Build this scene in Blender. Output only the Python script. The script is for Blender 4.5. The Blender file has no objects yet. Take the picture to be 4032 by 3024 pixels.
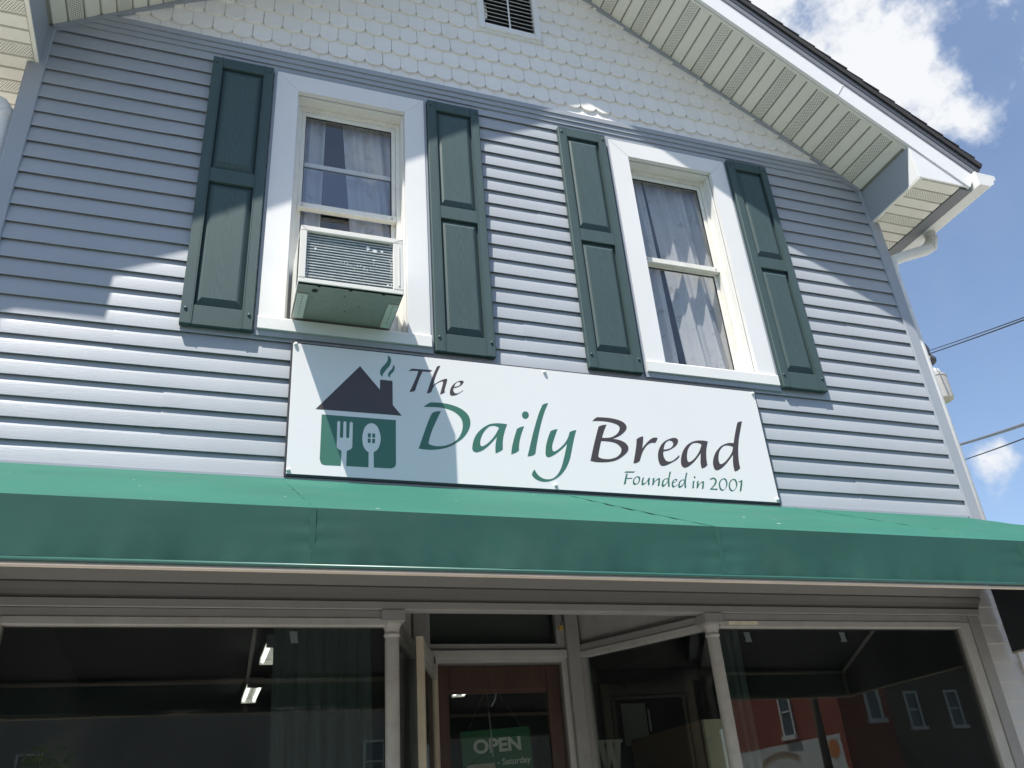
import bpy, bmesh, math, random
from mathutils import Vector, Matrix
from mathutils.geometry import tessellate_polygon
random.seed(7)
R = math.radians
S = bpy.context.scene
COL = S.collection

# ------------------------------------------------------------------ camera
cam = bpy.data.cameras.new("camera")
cam.sensor_fit = 'HORIZONTAL'; cam.sensor_width = 36.0; cam.lens = 30.08
cam.clip_start = 0.05; cam.clip_end = 3000
camo = bpy.data.objects.new("camera", cam); COL.objects.link(camo)
_yaw, _pit, _rol = R(21.2147), R(28.2636), R(-4.7285)
_w = Vector((math.sin(_yaw)*math.cos(_pit), math.cos(_yaw)*math.cos(_pit), math.sin(_pit)))
_r = Vector((math.cos(_yaw), -math.sin(_yaw), 0)); _u = _r.cross(_w)
_rr = math.cos(_rol)*_r + math.sin(_rol)*_u; _uu = -math.sin(_rol)*_r + math.cos(_rol)*_u
_m = Matrix((_rr, _uu, -_w)).transposed().to_4x4(); _m.translation = (-1.649, -3.75, 1.6)
camo.matrix_world = _m
S.camera = camo

# ------------------------------------------------------------------ sky and sun
SUN_TRAVEL = Vector((1.08, 1.0, -3.13)).normalized()
sund = -SUN_TRAVEL
wld = bpy.data.worlds.new("World"); S.world = wld; wld.use_nodes = True
nt = wld.node_tree; nt.nodes.clear()
def N(t, **kw):
    n = nt.nodes.new(t)
    for k, v in kw.items(): setattr(n, k, v)
    return n
def Lk(a, b): nt.links.new(a, b)
out = N('ShaderNodeOutputWorld'); bg = N('ShaderNodeBackground'); bg.inputs['Strength'].default_value = 0.120
sky = N('ShaderNodeTexSky', sky_type='NISHITA'); sky.sun_disc = False
sky.sun_elevation = math.asin(sund.z); sky.sun_rotation = math.atan2(sund.x, sund.y) % (2*math.pi)
sky.altitude = 200; sky.air_density = 1.0; sky.dust_density = 0.6; sky.ozone_density = 1.6
tc = N('ShaderNodeTexCoord')
def vmath(op, a, b=None):
    n = N('ShaderNodeVectorMath', operation=op); Lk(a, n.inputs[0])
    if b is not None:
        if isinstance(b, tuple): n.inputs[1].default_value = b
        else: Lk(b, n.inputs[1])
    return n
def fmath(op, a, b=None, c=None):
    n = N('ShaderNodeMath', operation=op)
    for i, v in enumerate((a, b, c)):
        if v is None: continue
        if isinstance(v, (int, float)): n.inputs[i].default_value = v
        else: Lk(v, n.inputs[i])
    return n.outputs[0]
dirv = vmath('NORMALIZE', tc.outputs['Generated']).outputs[0]
n1 = N('ShaderNodeTexNoise'); n1.inputs['Scale'].default_value = 5.2; n1.inputs['Detail'].default_value = 9; n1.inputs['Roughness'].default_value = 0.58; n1.inputs['Distortion'].default_value = 0.15
Lk(dirv, n1.inputs['Vector'])
n2 = N('ShaderNodeTexNoise'); n2.inputs['Scale'].default_value = 17; n2.inputs['Detail'].default_value = 8; n2.inputs['Roughness'].default_value = 0.6
Lk(dirv, n2.inputs['Vector'])
dens = fmath('ADD', fmath('MULTIPLY', n1.outputs[0], 0.55), fmath('MULTIPLY', n2.outputs[0], 1.15))
# cumulus banks: (direction, angular radius, weight)
BANKS = [((0.522,0.455,0.722),0.115,0.44),((0.590,0.436,0.680),0.070,0.22),((0.632,0.440,0.638),0.066,0.25),((0.672,0.430,0.603),0.055,0.24),
         ((0.747,0.594,0.300),0.040,0.27),
         ((-0.5,-0.3,0.8),0.30,0.22),((0.2,-0.8,0.56),0.28,0.24),((-0.7,0.3,0.64),0.25,0.24),((0.75,-0.55,0.36),0.22,0.24),((-0.55,-0.72,0.42),0.2,0.22)]
tot = dens
for d, rad, wt in BANKS:
    dd = Vector(d).normalized()
    ds = vmath('DISTANCE', dirv, tuple(dd)).outputs['Value']
    mr = N('ShaderNodeMapRange', interpolation_type='SMOOTHSTEP'); Lk(ds, mr.inputs['Value'])
    mr.inputs['From Min'].default_value = rad*1.5; mr.inputs['From Max'].default_value = 0.0
    mr.inputs['To Min'].default_value = 0.0; mr.inputs['To Max'].default_value = wt
    tot = fmath('ADD', tot, mr.outputs[0])
cm = N('ShaderNodeMapRange', interpolation_type='SMOOTHSTEP'); Lk(tot, cm.inputs['Value'])
cm.inputs['From Min'].default_value = 0.98; cm.inputs['From Max'].default_value = 1.36
thin = N('ShaderNodeMapRange'); Lk(n1.outputs[0], thin.inputs['Value'])
thin.inputs['From Min'].default_value = 0.35; thin.inputs['From Max'].default_value = 0.75; thin.inputs['To Min'].default_value = 0.02; thin.inputs['To Max'].default_value = 0.15
cover = fmath('MAXIMUM', cm.outputs[0], thin.outputs[0])
ccol = N('ShaderNodeMix', data_type='RGBA'); ccol.inputs[6].default_value = (3.3,3.75,4.6,1); ccol.inputs[7].default_value = (4.9,5.0,5.15,1)
Lk(cm.outputs[0], ccol.inputs[0])
mx = N('ShaderNodeMix', data_type='RGBA'); Lk(cover, mx.inputs[0]); Lk(sky.outputs[0], mx.inputs[6]); Lk(ccol.outputs[2], mx.inputs[7])
Lk(mx.outputs[2], bg.inputs['Color']); Lk(bg.outputs[0], out.inputs['Surface'])

sun = bpy.data.lights.new("sun", 'SUN'); sun.energy = 5.0; sun.angle = R(0.55); sun.color = (1.0, 0.95, 0.865)
suno = bpy.data.objects.new("sun", sun); COL.objects.link(suno); suno.location = (-10,-12,30)
suno.rotation_euler = SUN_TRAVEL.to_track_quat('-Z', 'Y').to_euler()

vs = S.view_settings
S.display_settings.display_device = 'sRGB'
vs.view_transform = 'Standard'; vs.look = 'None'; vs.gamma = 1.0; vs.exposure = 0.66; vs.use_curve_mapping = False
try:
    S.cycles.max_bounces = 10; S.cycles.transparent_max_bounces = 16; S.cycles.caustics_reflective = False; S.cycles.caustics_refractive = False
except Exception: pass

# ------------------------------------------------------------------ materials
MATS = {}
def mat(name, col, rough=0.55, var=0.06, vscale=3.0, stretch=(1,1,1), bump=0.0, bscale=60.0, bstretch=None, spec=0.5, metal=0.0,
        dirt=None, dscale=2.0, damt=0.0, emit=None, estr=0.0, sheen=0.0):
    m = bpy.data.materials.new(name); m.use_nodes = True; t = m.node_tree; b = t.nodes['Principled BSDF']
    tcn = t.nodes.new('ShaderNodeTexCoord')
    mp = t.nodes.new('ShaderNodeMapping'); mp.inputs['Scale'].default_value = stretch; t.links.new(tcn.outputs['Object'], mp.inputs[0])
    nz = t.nodes.new('ShaderNodeTexNoise'); nz.inputs['Scale'].default_value = vscale; nz.inputs['Detail'].default_value = 6; nz.inputs['Roughness'].default_value = 0.6
    t.links.new(mp.outputs[0], nz.inputs['Vector'])
    mr = t.nodes.new('ShaderNodeMapRange'); mr.inputs['From Min'].default_value = 0.25; mr.inputs['From Max'].default_value = 0.75
    mr.inputs['To Min'].default_value = 1-var; mr.inputs['To Max'].default_value = 1+var; t.links.new(nz.outputs[0], mr.inputs[0])
    oi = t.nodes.new('ShaderNodeObjectInfo')
    ov = t.nodes.new('ShaderNodeMapRange'); ov.inputs['To Min'].default_value = 1-var*0.5; ov.inputs['To Max'].default_value = 1+var*0.5; t.links.new(oi.outputs['Random'], ov.inputs[0])
    mu = t.nodes.new('ShaderNodeMath'); mu.operation = 'MULTIPLY'; t.links.new(mr.outputs[0], mu.inputs[0]); t.links.new(ov.outputs[0], mu.inputs[1])
    vm = t.nodes.new('ShaderNodeVectorMath'); vm.operation = 'SCALE'; vm.inputs[0].default_value = col[:3]; t.links.new(mu.outputs[0], vm.inputs['Scale'])
    colout = vm.outputs[0]
    if dirt:
        dn = t.nodes.new('ShaderNodeTexNoise'); dn.inputs['Scale'].default_value = dscale; dn.inputs['Detail'].default_value = 8; dn.inputs['Roughness'].default_value = 0.7
        t.links.new(mp.outputs[0], dn.inputs['Vector'])
        dr = t.nodes.new('ShaderNodeMapRange'); dr.inputs['From Min'].default_value = 0.5; dr.inputs['From Max'].default_value = 0.72; dr.inputs['To Max'].default_value = damt
        t.links.new(dn.outputs[0], dr.inputs[0])
        mxn = t.nodes.new('ShaderNodeMix'); mxn.data_type = 'RGBA'; mxn.inputs[7].default_value = (*dirt, 1); t.links.new(dr.outputs[0], mxn.inputs[0]); t.links.new(colout, mxn.inputs[6]); colout = mxn.outputs[2]
    t.links.new(colout, b.inputs['Base Color'])
    rr = t.nodes.new('ShaderNodeMapRange'); rr.inputs['To Min'].default_value = max(0.02, rough-0.08); rr.inputs['To Max'].default_value = min(1, rough+0.08); t.links.new(nz.outputs[0], rr.inputs[0]); t.links.new(rr.outputs[0], b.inputs['Roughness'])
    b.inputs['Specular IOR Level'].default_value = spec; b.inputs['Metallic'].default_value = metal
    if sheen: b.inputs['Sheen Weight'].default_value = sheen
    if bump:
        bm_ = t.nodes.new('ShaderNodeMapping'); bm_.inputs['Scale'].default_value = bstretch or stretch; t.links.new(tcn.outputs['Object'], bm_.inputs[0])
        bn = t.nodes.new('ShaderNodeTexNoise'); bn.inputs['Scale'].default_value = bscale; bn.inputs['Detail'].default_value = 4; t.links.new(bm_.outputs[0], bn.inputs['Vector'])
        bp_ = t.nodes.new('ShaderNodeBump'); bp_.inputs['Strength'].default_value = bump; bp_.inputs['Distance'].default_value = 0.002; t.links.new(bn.outputs[0], bp_.inputs['Height']); t.links.new(bp_.outputs[0], b.inputs['Normal'])
    if emit:
        b.inputs['Emission Color'].default_value = (*emit, 1); b.inputs['Emission Strength'].default_value = estr
    MATS[name] = m
    return m

def glass(name, ior=1.7, tint=(0.9,0.93,0.93), film=0.0):
    m = bpy.data.materials.new(name); m.use_nodes = True; t = m.node_tree; t.nodes.clear()
    o = t.nodes.new('ShaderNodeOutputMaterial'); tr = t.nodes.new('ShaderNodeBsdfTransparent'); tr.inputs[0].default_value = (*tint, 1)
    gl = t.nodes.new('ShaderNodeBsdfGlossy'); gl.inputs['Roughness'].default_value = 0.004
    f0 = ((ior-1)/(ior+1))**2
    ge = t.nodes.new('ShaderNodeNewGeometry'); dt = t.nodes.new('ShaderNodeVectorMath'); dt.operation = 'DOT_PRODUCT'; t.links.new(ge.outputs['Incoming'], dt.inputs[0]); t.links.new(ge.outputs['Normal'], dt.inputs[1])
    ab = t.nodes.new('ShaderNodeMath'); ab.operation = 'ABSOLUTE'; t.links.new(dt.outputs['Value'], ab.inputs[0])
    om = t.nodes.new('ShaderNodeMath'); om.operation = 'SUBTRACT'; om.inputs[0].default_value = 1.0; t.links.new(ab.outputs[0], om.inputs[1])
    pw_ = t.nodes.new('ShaderNodeMath'); pw_.operation = 'POWER'; pw_.inputs[1].default_value = 5.0; t.links.new(om.outputs[0], pw_.inputs[0])
    fr = t.nodes.new('ShaderNodeMath'); fr.operation = 'MULTIPLY_ADD'; fr.inputs[1].default_value = 1-f0; fr.inputs[2].default_value = f0; t.links.new(pw_.outputs[0], fr.inputs[0])
    tcn = t.nodes.new('ShaderNodeTexCoord'); nz = t.nodes.new('ShaderNodeTexNoise'); nz.inputs['Scale'].default_value = 1.6; nz.inputs['Detail'].default_value = 1
    t.links.new(tcn.outputs['Object'], nz.inputs['Vector'])
    bp_ = t.nodes.new('ShaderNodeBump'); bp_.inputs['Strength'].default_value = 0.06; bp_.inputs['Distance'].default_value = 0.004; t.links.new(nz.outputs[0], bp_.inputs['Height']); t.links.new(bp_.outputs[0], gl.inputs['Normal'])
    mxs = t.nodes.new('ShaderNodeMixShader'); t.links.new(fr.outputs[0], mxs.inputs[0]); t.links.new(tr.outputs[0], mxs.inputs[1]); t.links.new(gl.outputs[0], mxs.inputs[2])
    last = mxs.outputs[0]
    if film:
        df = t.nodes.new('ShaderNodeBsdfDiffuse'); df.inputs[0].default_value = (0.5,0.5,0.48,1)
        dn = t.nodes.new('ShaderNodeTexNoise'); dn.inputs['Scale'].default_value = 5; dn.inputs['Detail'].default_value = 8; t.links.new(tcn.outputs['Object'], dn.inputs['Vector'])
        dm = t.nodes.new('ShaderNodeMapRange'); dm.inputs['From Min'].default_value = 0.3; dm.inputs['From Max'].default_value = 0.8; dm.inputs['To Max'].default_value = film; t.links.new(dn.outputs[0], dm.inputs[0])
        m2 = t.nodes.new('ShaderNodeMixShader'); t.links.new(dm.outputs[0], m2.inputs[0]); t.links.new(last, m2.inputs[1]); t.links.new(df.outputs[0], m2.inputs[2]); last = m2.outputs[0]
    t.links.new(last, o.inputs[0])
    MATS[name] = m
    return m

mat('siding', (0.358,0.384,0.416), 0.42, 0.05, 2.0, (1,1,1), bump=0.35, bscale=14, bstretch=(1.2,10,26), spec=0.5, dirt=(0.30,0.30,0.29), dscale=1.3, damt=0.12)
mat('trim_blue', (0.335,0.362,0.402), 0.45, 0.05, 3.0)
mat('scallop', (0.87,0.845,0.80), 0.6, 0.05, 4.0, dirt=(0.42,0.40,0.35), dscale=5, damt=0.22, bump=0.15, bscale=50)
mat('scallop_shadow_joint', (0.26,0.25,0.235), 0.8)
mat('white_metal', (0.80,0.80,0.79), 0.38, 0.03, 2.0, dirt=(0.55,0.52,0.45), dscale=3, damt=0.12)
mat('white_casing', (0.77,0.77,0.76), 0.42, 0.025, 2.0, dirt=(0.6,0.58,0.5), dscale=5, damt=0.10)
mat('jamb_white', (0.81,0.80,0.765), 0.45, 0.03, 5.0, dirt=(0.5,0.46,0.36), dscale=9, damt=0.2)
mat('cream_vinyl', (0.80,0.785,0.72), 0.45, 0.04, 5.0, dirt=(0.35,0.31,0.22), dscale=14, damt=0.25)
mat('soffit', (0.81,0.785,0.70), 0.5, 0.03, 3.0, dirt=(0.45,0.43,0.36), dscale=5, damt=0.2)
mat('soffit_gap', (0.34,0.33,0.30), 0.7, 0.05)
mat('shutter', (0.054,0.089,0.091), 0.6, 0.08, 10.0, (3,3,0.5), bump=0.2, bscale=40, bstretch=(8,8,0.8), spec=0.3)
mat('roof_dark', (0.022,0.022,0.024), 0.9, 0.25, 30.0, bump=0.6, bscale=160)
mat('sign_white', (0.77,0.765,0.76), 0.35, 0.012, 1.0)
mat('sign_black', (0.03,0.032,0.036), 0.5, 0.1)
mat('ink_brown', (0.060,0.046,0.048), 0.4, 0.05)
mat('ink_green', (0.045,0.155,0.115), 0.4, 0.04)
mat('cap_white', (0.8,0.8,0.8), 0.35)
mat('screw_green', (0.035,0.07,0.065), 0.4)
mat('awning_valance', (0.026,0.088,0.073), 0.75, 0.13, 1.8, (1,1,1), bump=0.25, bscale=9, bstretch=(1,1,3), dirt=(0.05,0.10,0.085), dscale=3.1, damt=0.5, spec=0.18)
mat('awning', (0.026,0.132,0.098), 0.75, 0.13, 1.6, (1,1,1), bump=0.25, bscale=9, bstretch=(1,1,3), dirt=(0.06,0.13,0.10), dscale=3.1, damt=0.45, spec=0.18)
mat('awning_piping', (0.030,0.11,0.09), 0.35, 0.06)
mat('rake_drip', (0.21,0.215,0.235), 0.5, 0.05)
mat('awning_end_dark', (0.012,0.016,0.02), 0.7, 0.1)  # near-black colour of the end panels, darker than the canopy
mat('canopy_back', (0.07,0.078,0.082), 0.8, 0.1)
mat('awning_pipe', (0.46,0.39,0.31), 0.45, 0.1, 8)
mat('awning_speck', (0.75,0.78,0.75), 0.7)
mat('store_paint', (0.265,0.262,0.25), 0.55, 0.09, 6.0, dirt=(0.20,0.19,0.16), dscale=7, damt=0.35, bump=0.25, bscale=40)
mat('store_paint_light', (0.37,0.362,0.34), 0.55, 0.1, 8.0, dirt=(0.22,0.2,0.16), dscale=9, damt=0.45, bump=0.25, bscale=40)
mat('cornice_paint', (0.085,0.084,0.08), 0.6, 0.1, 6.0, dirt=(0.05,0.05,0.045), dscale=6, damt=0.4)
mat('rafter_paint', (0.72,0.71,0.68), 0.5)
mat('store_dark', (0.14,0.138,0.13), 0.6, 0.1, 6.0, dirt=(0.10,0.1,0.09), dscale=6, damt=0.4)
mat('putty', (0.62,0.58,0.45), 0.7, 0.15, 20)
mat('old_siding', (0.50,0.495,0.48), 0.6, 0.07, 5, dirt=(0.35,0.34,0.3), dscale=4, damt=0.3)
mat('door_wood', (0.062,0.032,0.022), 0.4, 0.25, 6, (6,6,0.6), bump=0.1, bscale=40, bstretch=(8,8,0.6))
mat('screen_tan', (0.50,0.44,0.33), 0.5, 0.06, 6, dirt=(0.25,0.2,0.14), dscale=8, damt=0.3)
mat('screen_grey', (0.30,0.29,0.26), 0.5, 0.08)
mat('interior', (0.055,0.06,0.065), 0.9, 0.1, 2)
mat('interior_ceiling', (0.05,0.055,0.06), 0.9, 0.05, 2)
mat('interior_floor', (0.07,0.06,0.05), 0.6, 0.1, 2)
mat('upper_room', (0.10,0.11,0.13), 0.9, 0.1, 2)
mat('tube_light', (0.9,0.9,0.9), 0.5, emit=(1.0,0.97,0.86), estr=2.6)
mat('fixture', (0.6,0.6,0.58), 0.5)
mat('cabinet_brown', (0.16,0.10,0.065), 0.5, 0.12, 4)
mat('cabinet_cream', (0.62,0.56,0.40), 0.6, 0.12, 7, dirt=(0.25,0.24,0.18), dscale=9, damt=0.4)
mat('letter_white', (0.55,0.54,0.47), 0.6, 0.15, 20)
mat('sign_green', (0.035,0.16,0.075), 0.5, 0.06)
mat('sign_text', (0.70,0.70,0.62), 0.5)
mat('paper', (0.55,0.52,0.40), 0.8, 0.08, 10)
mat('ink_pencil', (0.28,0.26,0.2), 0.8)
mat('string', (0.20,0.18,0.15), 0.8)
mat('brass', (0.55,0.36,0.10), 0.35, 0.2, 30, metal=0.4)
mat('iron', (0.05,0.05,0.05), 0.5)
mat('clip', (0.42,0.44,0.45), 0.3)
mat('dark_curtain', (0.06,0.085,0.08), 0.9, 0.15, 3)
mat('ac_case', (0.72,0.71,0.66), 0.45, 0.03, 4, dirt=(0.45,0.43,0.36), dscale=6, damt=0.2)
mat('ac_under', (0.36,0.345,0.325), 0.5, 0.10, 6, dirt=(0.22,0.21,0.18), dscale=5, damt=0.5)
mat('ac_black', (0.02,0.02,0.02), 0.6)
mat('ac_fin', (0.10,0.135,0.138), 0.35, 0.25, 12, (1,1,5), metal=0.3, dirt=(0.25,0.3,0.3), dscale=10, damt=0.3)
mat('ac_tube', (0.80,0.83,0.83), 0.35, 0.2, 40, metal=0.1)
mat('galv', (0.62,0.62,0.60), 0.45, 0.08, 4, metal=0.0, dirt=(0.35,0.34,0.32), dscale=6, damt=0.4)
mat('gutter_white', (0.76,0.76,0.74), 0.4, 0.04, 4, dirt=(0.42,0.41,0.38), dscale=6, damt=0.3)
mat('gutter_under', (0.20,0.21,0.23), 0.6, 0.08, 4)
mat('cable', (0.03,0.03,0.035), 0.6)
mat('cable_grey', (0.12,0.12,0.13), 0.45, 0.4, 60)
mat('transformer', (0.40,0.39,0.37), 0.5, 0.06, 3)
mat('porcelain', (0.8,0.8,0.8), 0.25)
mat('pole_wood', (0.16,0.12,0.09), 0.9, 0.2, 4, (4,4,0.3))
mat('concrete', (0.46,0.44,0.40), 0.9, 0.12, 3, dirt=(0.28,0.27,0.25), dscale=1.2, damt=0.4)
mat('asphalt', (0.10,0.10,0.10), 0.95, 0.2, 20)
mat('grass_far', (0.10,0.14,0.05), 0.9, 0.3, 4)
mat('brick', (0.30,0.075,0.05), 0.85, 0.2, 9, dirt=(0.2,0.1,0.08), dscale=3, damt=0.3)
mat('mural_white', (0.62,0.64,0.63), 0.8, 0.06, 2)
mat('mural_orange', (0.55,0.20,0.07), 0.8, 0.1)
mat('mural_line', (0.18,0.13,0.10), 0.8)
mat('mural_tan', (0.45,0.38,0.28), 0.8)
mat('far_window', (0.10,0.13,0.15), 0.15)
mat('far_trim', (0.75,0.75,0.72), 0.6)
mat('far_brown', (0.13,0.10,0.085), 0.9, 0.15)
mat('far_grey', (0.30,0.28,0.26), 0.9, 0.1)
mat('bark', (0.10,0.075,0.055), 0.95, 0.25, 6, (4,4,0.6))
mat('leaf', (0.075,0.13,0.035), 0.55, 0.3, 3)
def leaf_mat():
    t = MATS['leaf'].node_tree; b = t.nodes['Principled BSDF']; o = t.nodes['Material Output']; tl = t.nodes.new('ShaderNodeBsdfTranslucent'); tl.inputs[0].default_value = (0.16,0.26,0.05,1)
    ms = t.nodes.new('ShaderNodeMixShader'); ms.inputs[0].default_value = 0.4; t.links.new(b.outputs[0], ms.inputs[1]); t.links.new(tl.outputs[0], ms.inputs[2]); t.links.new(ms.outputs[0], o.inputs[0])
leaf_mat()
glass('pane_upper', 1.78, (0.96,0.97,0.98), 0.025)
glass('pane_store', 1.66, (0.78,0.82,0.81), 0.02)

# vented soffit: rows of slots pierced through the strip
def vent_mat():
    m = MATS['soffit'].copy(); m.name = 'soffit_vented'; t = m.node_tree; b = t.nodes['Principled BSDF']
    src = b.inputs['Base Color'].links[0].from_socket
    tcn = t.nodes.new('ShaderNodeTexCoord'); sp = t.nodes.new('ShaderNodeSeparateXYZ'); t.links.new(tcn.outputs['Object'], sp.inputs[0])
    def mm(op, a, b_=None):
        n = t.nodes.new('ShaderNodeMath'); n.operation = op
        for i, v in enumerate((a, b_)):
            if v is None: continue
            if isinstance(v, (int, float)): n.inputs[i].default_value = v
            else: t.links.new(v, n.inputs[i])
        return n.outputs[0]
    pu, pv = 0.0100, 0.0150
    u = mm('DIVIDE', sp.outputs['X'], pu); iu = mm('FLOOR', u)
    off = mm('MULTIPLY', mm('FLOORED_MODULO', iu, 2.0), 0.5)
    v = mm('ADD', mm('DIVIDE', sp.outputs['Y'], pv), off)
    fu = mm('ABSOLUTE', mm('SUBTRACT', mm('FRACT', u), 0.5)); fv = mm('ABSOLUTE', mm('SUBTRACT', mm('FRACT', v), 0.5))
    h = mm('MULTIPLY', mm('LESS_THAN', fu, 0.30), mm('LESS_THAN', fv, 0.24))
    edge = mm('LESS_THAN', mm('ABSOLUTE', sp.outputs['X']), 0.0345)
    h = mm('MULTIPLY', h, edge)
    mxn = t.nodes.new('ShaderNodeMix'); mxn.data_type = 'RGBA'; mxn.inputs[7].default_value = (0.17,0.165,0.15,1)
    t.links.new(h, mxn.inputs[0]); t.links.new(src, mxn.inputs[6]); t.links.new(mxn.outputs[2], b.inputs['Base Color'])
    MATS['soffit_vented'] = m
vent_mat()

# moulded cathedral grain on the raised shutter panels
def grain_mat():
    m = MATS['shutter'].copy(); m.name = 'shutter_grain'; t = m.node_tree; b = t.nodes['Principled BSDF']
    src = b.inputs['Base Color'].links[0].from_socket
    tcn = t.nodes.new('ShaderNodeTexCoord'); mp = t.nodes.new('ShaderNodeMapping'); mp.inputs['Scale'].default_value = (1.0,0.0,0.13); t.links.new(tcn.outputs['Object'], mp.inputs[0])
    wv = t.nodes.new('ShaderNodeTexWave'); wv.wave_type = 'RINGS'; wv.rings_direction = 'SPHERICAL'; wv.inputs['Scale'].default_value = 26; wv.inputs['Distortion'].default_value = 2.2; wv.inputs['Detail'].default_value = 3; wv.inputs['Detail Scale'].default_value = 2.0
    t.links.new(mp.outputs[0], wv.inputs['Vector'])
    mr = t.nodes.new('ShaderNodeMapRange'); mr.inputs['To Min'].default_value = 0.95; mr.inputs['To Max'].default_value = 1.09; t.links.new(wv.outputs['Fac'], mr.inputs[0])
    vm = t.nodes.new('ShaderNodeVectorMath'); vm.operation = 'SCALE'; t.links.new(src, vm.inputs[0]); t.links.new(mr.outputs[0], vm.inputs['Scale']); t.links.new(vm.outputs[0], b.inputs['Base Color'])
    MATS['shutter_grain'] = m
grain_mat()

# printed curtain cloth
def cloth_mat():
    m = mat('curtain', (0.84,0.83,0.82), 0.85, 0.04, 6, (1,1,1)); t = m.node_tree; b = t.nodes['Principled BSDF']
    src = b.inputs['Base Color'].links[0].from_socket
    tcn = t.nodes.new('ShaderNodeTexCoord'); vo = t.nodes.new('ShaderNodeTexNoise'); vo.inputs['Scale'].default_value = 11; vo.inputs['Detail'].default_value = 5; vo.inputs['Roughness'].default_value = 0.7
    t.links.new(tcn.outputs['Object'], vo.inputs['Vector'])
    mr = t.nodes.new('ShaderNodeMapRange'); mr.inputs['From Min'].default_value = 0.56; mr.inputs['From Max'].default_value = 0.68; mr.inputs['To Max'].default_value = 0.55; t.links.new(vo.outputs[0], mr.inputs[0])
    mxn = t.nodes.new('ShaderNodeMix'); mxn.data_type = 'RGBA'; mxn.inputs[7].default_value = (0.42,0.37,0.28,1); t.links.new(mr.outputs[0], mxn.inputs[0]); t.links.new(src, mxn.inputs[6]); t.links.new(mxn.outputs[2], b.inputs['Base Color'])
    o = t.nodes['Material Output']; tl = t.nodes.new('ShaderNodeBsdfTranslucent'); t.links.new(mxn.outputs[2], tl.inputs[0])
    ms = t.nodes.new('ShaderNodeMixShader'); ms.inputs[0].default_value = 0.3; t.links.new(b.outputs[0], ms.inputs[1]); t.links.new(tl.outputs[0], ms.inputs[2]); t.links.new(ms.outputs[0], o.inputs[0])
cloth_mat()

# ------------------------------------------------------------------ mesh helpers
class MB:
    def __init__(s): s.v = []; s.f = []
    def add(s, vs_, fs):
        b = len(s.v); s.v += [tuple(p) for p in vs_]; s.f += [tuple(b+i for i in f) for f in fs]; return s
    def box(s, x0, x1, y0, y1, z0, z1, bev=0.0):
        if bev <= 0:
            return s.add([(x0,y0,z0),(x1,y0,z0),(x1,y1,z0),(x0,y1,z0),(x0,y0,z1),(x1,y0,z1),(x1,y1,z1),(x0,y1,z1)],
                         [(3,2,1,0),(4,5,6,7),(0,1,5,4),(1,2,6,5),(2,3,7,6),(3,0,4,7)])
        bm = bmesh.new(); bmesh.ops.create_cube(bm, size=1)
        for v in bm.verts: v.co = Vector(((x0+x1)/2+v.co.x*(x1-x0), (y0+y1)/2+v.co.y*(y1-y0), (z0+z1)/2+v.co.z*(z1-z0)))
        bmesh.ops.bevel(bm, geom=list(bm.edges), offset=bev, segments=1, affect='EDGES')
        bm.verts.index_update(); s.add([v.co for v in bm.verts], [[v.index for v in f.verts] for f in bm.faces]); bm.free(); return s
    def prism(s, poly, a0, a1, axis='y'):
        """extrude a 2D outline: axis y -> points (x,z); axis x -> points (y,z); axis z -> points (x,y)"""
        def P(p, a):
            return (p[0],a,p[1]) if axis == 'y' else ((a,p[0],p[1]) if axis == 'x' else (p[0],p[1],a))
        n = len(poly)
        vs_ = [P(p,a0) for p in poly]+[P(p,a1) for p in poly]
        fs = [(i,(i+1)%n,n+(i+1)%n,n+i) for i in range(n)]
        tri = tessellate_polygon([[Vector((p[0],p[1],0)) for p in poly]])
        for t in tri: fs.append(tuple(t)); fs.append(tuple(n+i for i in reversed(t)))
        return s.add(vs_, fs)
    def tube(s, path, rad, n=10, cap=True, sx=1.0):
        path = [Vector(p) for p in path]; rings = []; up = None
        for i, p in enumerate(path):
            d = (path[min(i+1,len(path)-1)]-path[max(i-1,0)]).normalized()
            if up is None:
                up = Vector((0,0,1)) if abs(d.z) < 0.9 else Vector((0,1,0))
            a = d.cross(up).normalized(); b = a.cross(d).normalized(); up = b
            rd = rad[i] if isinstance(rad, (list,tuple)) else rad
            rings.append([p+a*math.cos(2*math.pi*k/n)*rd*sx+b*math.sin(2*math.pi*k/n)*rd for k in range(n)])
        vs_ = [q for r_ in rings for q in r_]; fs = []
        for i in range(len(path)-1):
            for k in range(n): fs.append((i*n+k, i*n+(k+1)%n, (i+1)*n+(k+1)%n, (i+1)*n+k))
        if cap: fs.append(tuple(reversed(range(n)))); fs.append(tuple((len(path)-1)*n+k for k in range(n)))
        return s.add(vs_, fs)
    def lathe(s, prof, cx, cy, n=20):
        vs_ = []; fs = []
        for r_, z in prof:
            for k in range(n): vs_.append((cx+r_*math.cos(2*math.pi*k/n), cy+r_*math.sin(2*math.pi*k/n), z))
        for i in range(len(prof)-1):
            for k in range(n): fs.append((i*n+k, i*n+(k+1)%n, (i+1)*n+(k+1)%n, (i+1)*n+k))
        fs.append(tuple(reversed(range(n)))); fs.append(tuple((len(prof)-1)*n+k for k in range(n)))
        return s.add(vs_, fs)
    def mesh(s, name, m, smooth=False):
        me = bpy.data.meshes.new(name); me.from_pydata(s.v, [], s.f); me.update()
        bm = bmesh.new(); bm.from_mesh(me); bmesh.ops.recalc_face_normals(bm, faces=bm.faces[:]); bm.to_mesh(me); bm.free()
        me.materials.append(MATS[m])
        if smooth:
            me.polygons.foreach_set('use_smooth', [True]*len(me.polygons)); me.update()
        return me
    def build(s, name, m, parent=None, smooth=False):
        return place(name, s.mesh(name, m, smooth), parent)
def place(name, me, parent=None, loc=(0,0,0), rot=(0,0,0)):
    o = bpy.data.objects.new(name, me); COL.objects.link(o); o.parent = parent; o.location = loc; o.rotation_euler = rot
    return o
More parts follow.
